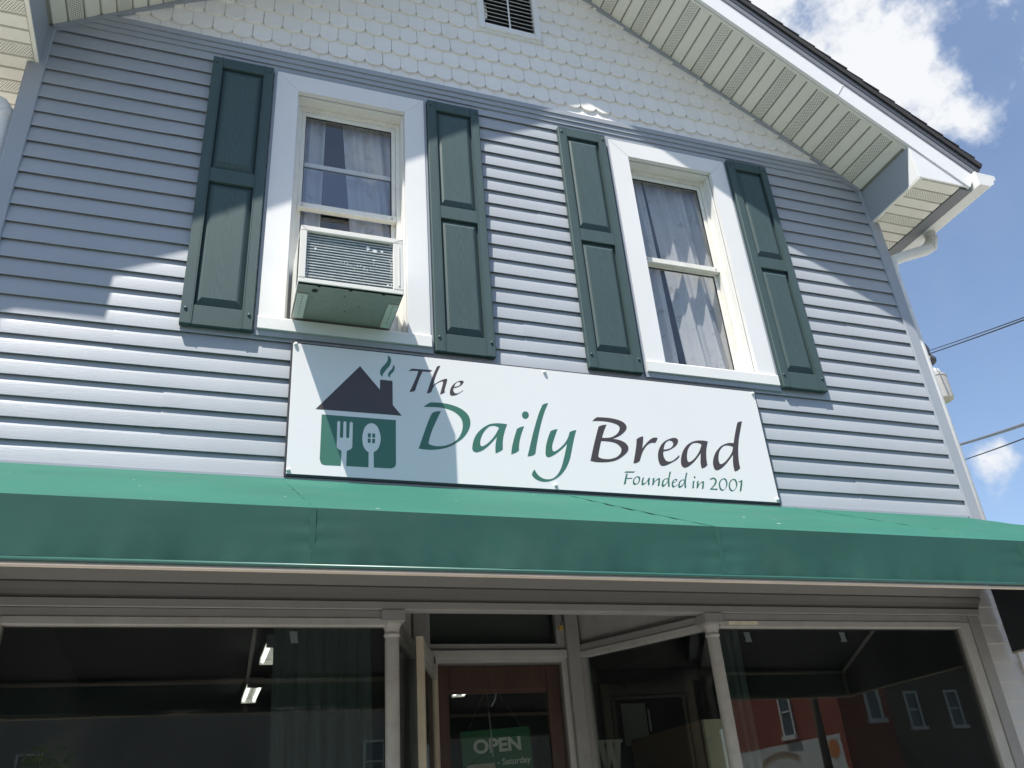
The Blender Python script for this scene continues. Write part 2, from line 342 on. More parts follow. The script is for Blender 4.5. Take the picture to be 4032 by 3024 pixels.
def smooth_angle(o, deg=35):
    me = o.data; me.polygons.foreach_set('use_smooth', [True]*len(me.polygons))
    bm = bmesh.new(); bm.from_mesh(me)
    for e in bm.edges:
        if len(e.link_faces) == 2 and e.calc_face_angle(0) > R(deg): e.smooth = False
    bm.to_mesh(me); bm.free(); return o
def empty(name, loc=(0,0,0)):
    o = bpy.data.objects.new(name, None); COL.objects.link(o); o.location = loc; o.empty_display_size = 0.2; return o
def tag(o, label=None, cat=None, group=None, kind=None):
    if label: o['label'] = label
    if cat: o['category'] = cat
    if group: o['group'] = group
    if kind: o['kind'] = kind
    return o
def BX(name, m, parent, *a, bev=0.0): return MB().box(*a, bev=bev).build(name, m, parent)
# ------------------------------------------------------------------ ground
tag(MB().box(-400,400,-400,400,-0.4,-0.15).build('ground', 'grass_far'), kind='structure')
tag(MB().box(-400,400,-24,-3.1,-0.16,-0.12).build('road', 'asphalt'), kind='structure')
tag(MB().box(-60,60,-3.1,14.0,-0.15,0.0).build('pavement', 'concrete'), kind='structure')
tag(MB().box(-60,60,-3.28,-3.104,-0.15,-0.004, bev=0.01).build('kerb', 'concrete'), kind='structure')
tag(MB().box(-60,60,-29.8,-24.0,-0.15,0.0).build('far_pavement', 'concrete'), kind='structure')

# ------------------------------------------------------------------ the house
house = empty('house')
tag(house, 'grey clapboard gabled shop house with white scalloped gable and green shutters', 'house')
HW = 2.77            # half width of the front wall
SLOPE = 0.682; ZA = 7.57; OH = 0.505
TH = math.atan(SLOPE); CT, ST = math.cos(TH), math.sin(TH)
def zr(x): return ZA-SLOPE*abs(x)
WIN = [(-1.516,-0.640),(0.628,1.514)]      # outer casing
ZS = 3.147; CH = 0.1021                      # first course and course height

# backing wall with window openings
wb = MB()
OPEN = [(-1.391,-0.759),(0.756,1.389)]; OZ0, OZ1 = 3.985, 5.577
xs = [-HW+0.01, OPEN[0][0], OPEN[0][1], OPEN[1][0], OPEN[1][1], HW-0.01]
for i in range(5):
    if i in (1,3):
        wb.box(xs[i],xs[i+1],0,0.12,2.60,OZ0); wb.box(xs[i],xs[i+1],0,0.12,OZ1,5.80)
    else: wb.box(xs[i],xs[i+1],0,0.12,2.60,5.80)
front = wb.build('front_wall', 'trim_blue', house)
# siding: one board per course and stretch between openings and seams
PROF = [(0.0,0.0135),(-0.0132,0.0135),(-0.0134,0.0012),(-0.0148,0.0),(-0.0162,0.0018),(-0.0158,0.008),(-0.0112,0.062),(-0.0096,0.0685),(-0.0076,0.0765),(-0.0054,0.0865),(-0.0036,0.0950),(-0.0026,CH+0.003),(0.0,CH+0.003)]
def board(x0, x1, z, cut=None, dy=0.0):
    p = [(a+dy, z+b) for a, b in PROF]
    if cut: p = [(a, min(b, cut)) for a, b in p]
    nseg = max(1, int((x1-x0)/0.14)); mb = MB(); npf = len(p); ph = random.uniform(0,6.28)
    for q in range(nseg+1):
        x = x0+(x1-x0)*q/nseg
        wy = 0.0006*math.sin(2.1*x+ph)+0.0004*math.sin(5.7*x+2*ph); wz = 0.0007*math.sin(1.3*x+1.7*ph)
        mb.v += [(x, (a+wy if a < -0.004 else a), b+(wz if i_ < npf-2 else 0)) for i_, (a, b) in enumerate(p)]
    for q in range(nseg):
        for i_ in range(npf): j_ = (i_+1) % npf; mb.f.append((q*npf+i_, q*npf+j_, (q+1)*npf+j_, (q+1)*npf+i_))
    mb.f.append(tuple(range(npf))); mb.f.append(tuple(nseg*npf+i_ for i_ in range(npf)))
    o = mb.build('siding_board', 'siding', front)
    smooth_angle(o, 12)
    o.location.y = -0.0005
    return o
XB0, XB1 = -2.695, 2.695
SEAMS = {7:[-2.15],6:[-2.15],9:[-0.10],8:[-0.10],0:[1.907],1:[1.907],16:[0.06],17:[0.06],22:[-2.3],23:[-2.3],12:[2.2],13:[2.2],3:[-1.9],2:[-1.9],18:[-2.05],19:[-2.05]}
for k in range(26):
    z = ZS+CH*k
    seg = [(XB0,XB1)]
    if 8 <= k <= 24: seg = [(XB0,WIN[0][0]+0.02),(WIN[0][1]-0.02,WIN[1][0]+0.02),(WIN[1][1]-0.02,XB1)]
    for a, b in seg:
        cs = [c for c in SEAMS.get(k, []) if a+0.05 < c < b-0.05]
        e = [a]+cs+[b]
        for i in range(len(e)-1):
            o = board(e[i], e[i+1]+(0.012 if i < len(e)-2 else 0), z, 5.765 if k == 25 else None, dy=-0.0014*(i % 2))
BX('starter_strip', 'trim_blue', house, XB0, XB1, -0.016, -0.001, ZS-0.035, ZS-0.001)
for s in (-1,1):
    a, b = sorted((s*2.692, s*(HW+0.004)))
    mb = MB(); mb.box(a,b,-0.024,0.0,ZS-0.02,zr(2.73)+0.0,bev=0.004); 
    aa, bb = sorted((s*(HW-0.012), s*(HW+0.012)))
    mb.box(aa,bb,-0.020,0.09,ZS-0.02,5.44)
    mb.build('corner_post', 'trim_blue', house)

# frieze moulding between siding and gable
def clipband(z0, z1, y0, y1, name='frieze_moulding'):
    xa, xb = (ZA-z0)/SLOPE-0.03, (ZA-z1)/SLOPE-0.03
    xa = min(xa, 2.692)
    MB().prism([(-xa,z0),(xa,z0),(xb,z1),(-xb,z1)], y0, y1).build(name, 'trim_blue', house)
clipband(5.765,5.7985,-0.020,0.0); clipband(5.800,5.8345,-0.028,0.0); clipband(5.836,5.872,-0.036,0.0)

# gable backing and scalloped shingles
gab = MB().prism([(-2.60,5.765),(2.60,5.765),(0.0,ZA)], 0.0, 0.12).build('gable_wall', 'scallop_shadow_joint', house)
def clip_poly(poly, a, b, c):      # keep a*x+b*z<=c
    outp = []
    for i in range(len(poly)):
        p, q = poly[i], poly[(i+1) % len(poly)]
        dp, dq = a*p[0]+b*p[1]-c, a*q[0]+b*q[1]-c
        if dp <= 0: outp.append(p)
        if (dp < 0 < dq) or (dq < 0 < dp):
            t = dp/(dp-dq); outp.append((p[0]+t*(q[0]-p[0]), p[1]+t*(q[1]-p[1])))
    return outp
SW, SH = 0.1127, 0.1365
SHING = [(-SW/2+0.0010,SH+0.012),(-SW/2+0.0010,0.0)]+[(-(SW/2-0.0010)*math.cos(math.pi*i/12), -0.041*math.sin(math.pi*i/12)) for i in range(1,12)]+[(SW/2-0.0010,0.0),(SW/2-0.0010,SH+0.012)]
def shing_mesh(poly):
    n = len(poly); vs_ = []
    zmax = max(p[1] for p in poly)
    for x, z in poly:                   # wedge: the butt stands proud of the head
        f = min(1, max(0, (SH+0.012-z)/(SH+0.05)))
        vs_.append((x, -0.005-0.021*f, z))
    for x, z in poly: vs_.append((x, -0.0005, z))
    fs = [(i,(i+1)%n,n+(i+1)%n,n+i) for i in range(n)]
    for t in tessellate_polygon([[Vector((p[0],p[1],0)) for p in poly]]): fs.append(tuple(t)); fs.append(tuple(n+i for i in reversed(t)))
    return MB().add(vs_, fs).mesh('scallop_shingle', 'scallop')
full = shing_mesh(SHING)
VX0, VX1, VZ0, VZ1 = -0.232, 0.228, 6.515, 7.08
rows = 0
for j in range(-1, 12):
    zc = 5.982+SH*j
    off = -0.89-SW/2 if j % 2 == 0 else -0.89
    for i in range(-16, 34):
        xc = off+SW*i
        poly = [(xc+p[0], zc+p[1]) for p in SHING]
        c = ZA-0.020
        if all(p[1] > c-SLOPE*abs(p[0]) for p in poly): continue
        if max(abs(p[0]) for p in poly) > 2.55: continue
        q = clip_poly(clip_poly(poly, SLOPE, 1, c), -SLOPE, 1, c)
        q = clip_poly(q, 0, -1, -5.868)
        if len(q) < 3: continue
        ar = abs(sum(q[a][0]*q[(a+1)%len(q)][1]-q[(a+1)%len(q)][0]*q[a][1] for a in range(len(q))))/2
        if ar < 4e-4: continue
        if VX0 < xc-0.04 and xc+0.04 < VX1 and VZ0 < zc and zc+SH < VZ1: continue
        jx, jz = random.uniform(-0.0008,0.0008), random.uniform(-0.0028,0.0028)
        rt = random.uniform(-0.010,0.010)
        if len(q) == len(poly) and all(abs(q[a][0]-poly[a][0])+abs(q[a][1]-poly[a][1]) < 1e-6 for a in range(len(q))):
            place('scallop_shingle', full, gab, (xc+jx, -0.001*random.random(), zc+jz), (0, rt, 0))
        else:
            place('scallop_shingle', shing_mesh([(p[0]-xc, p[1]-zc) for p in q]), gab, (xc, 0, zc))

# gable vent
vf = MB()
for a in ((VX0,VX0+0.045,VZ0,VZ1),(VX1-0.045,VX1,VZ0,VZ1),(VX0+0.0455,VX1-0.0455,VZ0,VZ0+0.05),(VX0+0.0455,VX1-0.0455,VZ1-0.05,VZ1)): vf.box(a[0],a[1],-0.045,-0.002,a[2],a[3],bev=0.004)
vf.box(VX0-0.008,VX1+0.008,-0.03,-0.001,VZ0-0.014,VZ0-0.0005)
vent = vf.build('gable_vent', 'white_metal', house)
BX('vent_backing', 'ac_black', vent, VX0+0.03, VX1-0.03, -0.006, -0.0015, VZ0+0.03, VZ1-0.03)
BX('vent_mullion', 'white_metal', vent, -0.006, 0.004, -0.036, -0.030, VZ0+0.045, VZ1-0.045)
for i in range(11):
    z = VZ0+0.062+0.0415*i
    MB().prism([(-0.034,z-0.004),(-0.030,z-0.004),(-0.010,z+0.022),(-0.014,z+0.022)], VX0+0.045, VX1-0.045, 'x').build('slat', 'white_metal', vent)

# roof, rake fascia, soffits
ROOFB = 9.0
for s in (1,-1):
    def P(x, z): return (s*x, z)
    # white rake fascia board with its square-cut tail
    n = (ST, CT); e0 = 3.160
    f_in = [(0.0,ZA),(e0,zr(e0)),(e0+0.158*n[0],zr(e0)+0.158*n[1]),(0.0,ZA+0.158/CT)]
    fa = MB().prism([P(*p) for p in f_in], -OH-0.012, -OH+0.012).build('rake_fascia', 'white_metal', house)
    sx = 2.22
    MB().prism([P(sx,zr(sx)-0.002),P(sx+0.006,zr(sx)-0.006),P(sx+0.158*n[0]+0.012,zr(sx)+0.158*n[1]-0.006),P(sx+0.158*n[0]+0.004,zr(sx)+0.158*n[1])], -OH-0.0145, -OH-0.0118).build('fascia_seam', 'galv', fa)
    g0, g1 = 0.1585, 0.252; e1 = 3.175
    def off(x, d): return (x+d*n[0], zr(x)+d*n[1])
    MB().prism([P(0,ZA+g0/CT),P(*off(e1,g0)),P(*off(e1+0.01,g1)),P(0,ZA+g1/CT)], -OH-0.020, -OH+0.012).build('rake_drip_strip', 'rake_drip', house)
    MB().prism([P(0,ZA+0.205/CT),P(*off(e1,0.205)),P(*off(e1,0.211)),P(0,ZA+0.211/CT)], -OH-0.0235, -OH-0.0201).build('drip_ridge', 'roof_dark', house)
    # roof deck and dark shingle edge
    g2 = 0.300; e2 = 3.180
    rf = MB().prism([P(0,ZA+(g1+0.001)/CT),P(*off(e2,g1+0.001)),P(*off(e2,g2)),P(0,ZA+g2/CT)], -OH-0.036, ROOFB).build('roof', 'roof_dark', house)
    t0 = 0.0; k = 0
    while t0 < 3.85:
        ln = 0.14; d = 0.300+0.0005; 
        c0 = (t0*CT+d*ST, ZA-t0*ST+d*CT); c1 = ((t0+ln)*CT+(d+0.004)*ST, ZA-(t0+ln)*ST+(d+0.004)*CT)
        if c0[0] > 0 and c1[0] < 3.36:
            hh = 0.012+0.004*random.random()
            MB().prism([P(*c0),P(*c1),P(c1[0]+hh*ST,c1[1]+hh*CT),P(c0[0]+0.003*ST,c0[1]+0.003*CT)], -OH-0.038-0.004*random.random(), 1.5).build('roof_shingle', 'roof_dark', rf)
        t0 += ln; k += 1
    # rake soffit
    rs = MB().prism([P(0,ZA+0.002),P(2.76,zr(2.76)+0.002),P(2.76,zr(2.76)+0.014),P(0,ZA+0.014)], -OH+0.013, -0.001).build('rake_soffit', 'soffit_gap', house)
    bw = 0.0914
    if s == 1:
        bwid = bw-0.0150
        def bmesh_board(L0, L1, m):
            h = 0.0105; b2 = bwid/2
            return MB().prism([(-b2-0.003,0.0),(-b2,-h),(b2,-h),(b2+0.003,0.0)], L0, L1).mesh('soffit_board', m)
        sb_plain = bmesh_board(-OH+0.016, -0.004, 'soffit'); sb_vent = bmesh_board(-OH+0.016, -0.004, 'soffit_vented')
    i = 0
    while True:
        t = 0.045+bw*i
        if t*CT > 2.70: break
        place('soffit_board', sb_vent if i % 3 == 1 else sb_plain, rs, (s*t*CT, 0, ZA-t*ST+0.001), (0, s*TH, 0))
        i += 1
    # channel trim where soffit meets wall, and inside lip at the fascia
    MB().prism([P(0,ZA-0.012),P(2.70,zr(2.70)-0.012),P(2.70,zr(2.70)-0.042),P(0,ZA-0.042)], -0.032, -0.0005).build('rake_channel', 'trim_blue', house)
    MB().prism([P(0,ZA-0.004),P(2.735,zr(2.735)-0.004),P(2.735,zr(2.735)-0.013),P(0,ZA-0.013)], -OH+0.0125, -OH+0.030).build('fascia_lip', 'soffit', house)
    # boxed eave return: inner cheek, white wrapped front, level soffit
    xi, xo, zb = 2.725, 3.095, 5.425
    a, b = sorted((s*xi, s*(xi+0.014)))
    ch = MB().prism([(0.0,zb),(-OH+0.10,zb),(-OH+0.001,zr(xi)-0.010),(0.0,zr(xi)-0.010)], a, b, 'x').build('eave_return', 'trim_blue', house)
    MB().prism([(-OH+0.10,zb-0.0005),(-OH-0.001,zb-0.0005),(-OH+0.001,zr(xi)-0.005)], s*(xi-0.001), s*(xi+0.0135), 'x').build('return_wrap', 'white_metal', ch)
    MB().prism([P(xi+0.0005,zb),P(xi+0.0005,zr(xi)-0.004),P(3.152,zb+0.002),P(3.150,zb)], -OH-0.003, -OH+0.010).build('return_front', 'white_metal', ch)
    MB().box(min(s*xi,s*(xi+0.02)),max(s*xi,s*(xi+0.02)),-OH,-0.001,zb-0.012,zb-0.0006).build('return_trim', 'soffit', ch)
    # level soffit running back along the eave
    es = MB().box(min(s*(xi+0.005),s*xo),max(s*(xi+0.005),s*xo),-OH+0.012,ROOFB-0.1,zb+0.004,zb+0.016).build('eave_soffit', 'soffit_gap', house)
    if s == 1:
        bb2 = (xo-xi-0.028)/2
        def ev(m):
            h = 0.0105; b2 = bwid/2; mb_ = MB().prism([(-b2-0.003,0.0),(-b2,-h),(b2,-h),(b2+0.003,0.0)], -bb2, bb2)
            return mb_.mesh('soffit_board', m)
        ev_p, ev_v = ev('soffit'), ev('soffit_vented')
    for i in range(26):
        y = -OH+0.055+0.0914*i
        place('soffit_board', ev_v if i % 3 == 1 else ev_p, es, (s*((xi+xo)/2+0.010), y, zb+0.003), (0,0,R(90)))
    # eave fascia dropping behind the gutter, gutter, downspout
    MB().box(min(s*(xo+0.003),s*(xo+0.105)),max(s*(xo+0.003),s*(xo+0.105)),-OH+0.02,ROOFB-0.1,5.412,5.53).build('eave_fascia', 'gutter_under', house)
    gp = [(3.128,5.425),(3.215,5.425),(3.235,5.432),(3.262,5.462),(3.270,5.495),(3.285,5.515),(3.300,5.520),(3.300,5.560),(3.288,5.560),(3.288,5.528),(3.262,5.515),(3.250,5.470),(3.215,5.437),(3.138,5.437),(3.138,5.575),(3.128,5.575)]
    gt = MB().prism([P(p[0]+0.078,5.415+(p[1]-5.425)*0.8) for p in gp], -OH-0.055, ROOFB-0.1).build('gutter', 'gutter_white', house)
    MB().prism([P(p[0]+0.078,5.415+(p[1]-5.425)*0.8) for p in [(3.126,5.423),(3.217,5.423),(3.264,5.460),(3.275,5.505),(3.302,5.520),(3.302,5.562),(3.126,5.562)]], -OH-0.058, -OH-0.0545).build('gutter_end_cap', 'gutter_white', gt)
    path = [(3.262,-0.01,5.43),(3.268,-0.008,5.36),(3.245,-0.003,5.30),(3.17,0.008,5.255),(2.95,0.025,5.17),(2.855,0.034,5.125),(2.828,0.036,5.085),(2.822,0.037,5.03),(2.822,0.037,4.5),(2.822,0.037,0.3)]
    dp = MB().tube([P(p[0],0)[:1]+(p[1],p[2]) for p in path], [0.042,0.042,0.043,0.042,0.040,0.041,0.041,0.040,0.040,0.040], 12).build('downspout', 'gutter_white', house, True)
    for zc in (5.06,): MB().tube([P(2.822,0)[:1]+(0.037,zc-0.03), P(2.822,0)[:1]+(0.037,zc+0.02)], 0.0445, 14).build('downspout_collar', 'gutter_white', dp, True)
    for q in range(5):
        an = q/4
        c = Vector((3.268-0.02*an*an-0.03*an,-0.008,5.375-0.085*an)); d = Vector((-0.5*an,0.03,-1+0.6*an)).normalized()
        MB().tube([P(c.x,0)[:1]+(c.y,c.z), P(c.x+d.x*0.006,0)[:1]+(c.y+d.y*0.006,c.z+d.z*0.006)], 0.0455, 14).build('elbow_rib', 'galv', dp, True)
# ridge cap
MB().prism([(-0.16,ZA+0.31/CT-0.10),(0,ZA+0.32/CT+0.012),(0.16,ZA+0.31/CT-0.10)], -OH-0.03, ROOFB).build('ridge_cap', 'roof_dark', house)
# body of the house behind the front
sw = MB()
sw.box(-HW+0.012,-HW+0.1,0.125,ROOFB-0.3,0,5.44); sw.box(HW-0.1,HW-0.012,0.125,ROOFB-0.3,0,5.44); sw.box(-HW+0.012,HW-0.012,ROOFB-0.3,ROOFB-0.2,0,5.44)
sw.build('side_wall', 'old_siding', house)
sw2 = MB(); sw2.prism([(-2.6,5.44),(2.6,5.44),(0,7.5)], ROOFB-0.28, ROOFB-0.22); sw2.build('rear_gable', 'old_siding', house)
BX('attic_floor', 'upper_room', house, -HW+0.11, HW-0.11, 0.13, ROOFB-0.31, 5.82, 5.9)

# ------------------------------------------------------------------ upstairs windows
def window(i, raised):
    x0, x1 = WIN[i]; a0, a1 = OPEN[i]
    yb = -0.030; z0, z1 = 3.986, 5.704
    cs = MB()
    m_ = 0.0006
    cs.prism([(x0,z0),(a0,z0),(a0,OZ1),(x0,z1)], yb, 0.004)
    cs.prism([(x1,z0),(x1,z1),(a1,OZ1),(a1,z0)], yb, 0.004)
    cs.prism([(x0+m_,z1),(a0+m_,OZ1+m_),(a1-m_,OZ1+m_),(x1-m_,z1)], yb-0.001, 0.004)
    w = cs.build('window', 'white_casing', house)
    tag(w, ['left upstairs window holding the air conditioner', 'right upstairs window with drawn printed curtains'][i])
    # narrow channel around the casing
    jc = MB(); jc.box(x0-0.016,x0-0.0005,-0.026,0.0,3.905,z1+0.010); jc.box(x1+0.0005,x1+0.016,-0.026,0.0,3.905,z1+0.010); jc.box(x0-0.016,x1+0.016,-0.024,-0.0003,z1+0.0108,z1+0.024)
    jc.box(x0-0.012,x1+0.012,-0.030,0.0,3.880,3.911)
    jc.build('casing_channel', 'trim_blue', w)
    sl = MB().prism([(-0.044,3.914),(-0.044,3.978),(-0.038,3.9855),(0.13,4.000),(0.13,3.960),(0.0,3.912)], x0-0.002, x1+0.002, 'x').build('sill', 'white_casing', w)
    # reveals
    jb = MB(); yj = 0.10
    jb.box(a0,a0+0.012,0.0045,yj,4.001,OZ1-0.0005); jb.box(a1-0.012,a1,0.0045,yj,4.001,OZ1-0.0005); jb.box(a0+0.0125,a1-0.0125,0.0045,yj,OZ1-0.014,OZ1-0.001)
    jb.build('jamb', 'jamb_white' , w)
    f0, f1 = a0+0.013, a1-0.013
    tr = MB(); tr.box(f0,f0+0.022,0.066,0.125,4.001,OZ1-0.0145); tr.box(f1-0.022,f1,0.066,0.125,4.001,OZ1-0.0145); tr.box(f0+0.0225,f1-0.0225,0.066,0.125,OZ1-0.036,OZ1-0.0145)
    tr.box(f0+0.0225,f1-0.0225,0.074,0.125,OZ1-0.046,OZ1-0.0365)
    tr.build('track_frame', 'cream_vinyl', w)
    def sash(zb, zt, y, nm, rail):
        l, r_ = f0+0.023, f1-0.023
        sm = MB(); t = 0.024
        sm.box(l,l+t,y,y+0.022,zb,zt,bev=0.002); sm.box(r_-t,r_,y,y+0.022,zb,zt,bev=0.002)
        sm.box(l+t+0.0003,r_-t-0.0003,y-0.001,y+0.023,zt-0.03,zt,bev=0.002); sm.box(l+t+0.0003-(0.0 if not rail else t),r_-t-0.0003+(0.0 if not rail else t),y-(0.014 if rail else 0.001),y+0.023,zb-(0.001 if rail else 0),zb+0.036,bev=0.002)
        so = sm.build(nm, 'cream_vinyl', w)
        gk = MB(); gk.box(l+t,l+t+0.004,y+0.004,y+0.012,zb+0.036,zt-0.03); gk.box(r_-t-0.004,r_-t,y+0.004,y+0.012,zb+0.036,zt-0.03); gk.box(l+t,r_-t,y+0.004,y+0.012,zt-0.034,zt-0.0302)
        MB().box(l+t-0.001,r_-t+0.001,y+0.0095,y+0.0125,zb+0.034,zt-0.028).build('pane', 'pane_upper', w)
        gk.build('gasket', 'ac_black', w)
        return so
    sash(4.796, OZ1-0.047, 0.079, 'upper_sash', True)
    if raised: sash(4.362, 5.160, 0.103, 'lower_sash', False)
    else: sash(4.030, 4.815, 0.103, 'lower_sash', False)
    pw = MB()
    for xx in (f0+0.05, f1-0.05):
        for dz in (0, 0.014): pw.box(xx-0.006,xx+0.006,0.0642,0.0655,4.806+dz*0.7,4.809+dz*0.7)
    pw.build('weep_slot', 'ac_black', w)
    return w
window(0, True); window(1, False)
# rooms behind
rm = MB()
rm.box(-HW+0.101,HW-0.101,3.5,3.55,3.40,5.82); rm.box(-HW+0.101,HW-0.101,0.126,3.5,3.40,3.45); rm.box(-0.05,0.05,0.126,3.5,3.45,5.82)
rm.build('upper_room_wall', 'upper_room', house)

# ------------------------------------------------------------------ shutters
def shutter_parts(lbl, x0, x1, dz):
    z0, z1 = 3.888+dz, 5.703+dz; yb, yf = -0.0170, -0.052; sw_ = 0.052
    fr = MB().box(x0+0.004,x1-0.004,yb-0.012,yb,z0+0.004,z1-0.004).build('shutter', 'shutter', house)
    tag(fr, lbl)
    for a, b in ((x0,x0+sw_),(x1-sw_,x1)):
        MB().box(a,b,yf,yb-0.0005,z0,z1,bev=0.004).build('stile', 'shutter', fr)
        c = x0+sw_ if a == x0 else x1-sw_
        MB().box(c-0.003,c+0.003,yf-0.0015,yf+0.006,z0+0.002,z1-0.002).build('stile_bead', 'shutter', fr)
    rz = [(z0,z0+0.112),(z0+0.893,z0+0.985),(z1-0.075,z1)]
    for a, b in rz: MB().box(x0+sw_+0.0005,x1-sw_-0.0005,yf+0.002,yb-0.0122,a,b,bev=0.003).build('rail', 'shutter', fr)
    for a, b in ((rz[0][1],rz[1][0]),(rz[1][1],rz[2][0])):
        l, r_ = x0+sw_+0.004, x1-sw_-0.004; a += 0.004; b -= 0.004; cc = Vector(((l+r_)/2, 0, (a+b)/2))
        bd = 0.036; vs_ = []
        for (mx_, mz_, y) in ((0,0,yb-0.0125),(bd*0.72,bd*1.05,yf+0.006),(bd*0.82,bd*1.15,yf+0.006),(bd*0.86,bd*1.2,yf+0.0035)):
            vs_ += [(l+mx_-cc.x,y,a+mz_-cc.z),(r_-mx_-cc.x,y,a+mz_-cc.z),(r_-mx_-cc.x,y,b-mz_-cc.z),(l+mx_-cc.x,y,b-mz_-cc.z)]
        fs = [(12,13,14,15)]
        for k in range(3):
            for q in range(4): fs.append((k*4+q, k*4+(q+1)%4, k*4+4+(q+1)%4, k*4+4+q))
        me = MB().add(vs_, fs).mesh('raised_panel', 'shutter_grain')
        place('raised_panel', me, fr, cc)
    for zz in (z0+0.085, z1-0.045):
        for xx in (x0+0.022, x1-0.022):
            MB().tube([(xx,yf+0.003,zz),(xx,yf-0.004,zz),(xx,yf-0.006,zz)], [0.0085,0.0085,0.004], 10).build('screw', 'screw_green', fr, True)
shutter_parts('leftmost shutter, its upper panel in shade', -1.874,-1.538,0.0)
shutter_parts('shutter on the right of the air conditioner window', -0.620,-0.288,0.0)
shutter_parts('sunlit shutter on the left of the right window', 0.254,0.592,0.002)
shutter_parts('rightmost shutter, top half in shade', 1.534,1.856,0.014)
# ------------------------------------------------------------------ shop sign
sg = empty('shop_sign', (0,0,0)); tag(sg, 'long white shop sign with house logo and calligraphic lettering above the awning', 'sign')
SX0, SX1, SZ0, SZ1 = -1.350, 1.312, 3.140, 3.848
MB().box(SX0,SX1,-0.050,-0.0168,SZ0,SZ1).build('sign_edge', 'sign_black', sg)
MB().box(SX0+0.008,SX1-0.008,-0.054,-0.0502,SZ0+0.010,SZ1-0.008,bev=0.001).build('sign_face', 'sign_white', sg)
def catmull(p0, p1, p2, p3, n=5):
    r_ = []
    for i in range(n):
        t = i/n; t2, t3 = t*t, t*t*t
        r_.append(tuple(0.5*((2*p1[k])+(-p0[k]+p2[k])*t+(2*p0[k]-5*p1[k]+4*p2[k]-p3[k])*t2+(-p0[k]+3*p1[k]-3*p2[k]+p3[k])*t3) for k in (0,1)))
    return r_
def contour(sx):
    pts = []; cr = []
    for tk in sx.split():
        cr.append(tk.endswith('!')); a, b = tk.rstrip('!').split(','); pts.append((float(a)/1e4, float(b)/1e4))
    n = len(pts); res = []
    for i in range(n):
        j = (i+1) % n
        if cr[i] and cr[j]: res.append(pts[i]); continue
        p1, p2 = pts[i], pts[j]
        p0 = pts[i-1] if not cr[i] else (2*p1[0]-p2[0], 2*p1[1]-p2[1])
        p3 = pts[(j+1) % n] if not cr[j] else (2*p2[0]-p1[0], 2*p2[1]-p1[1])
        res += catmull(p0, p1, p2, p3)
    return res
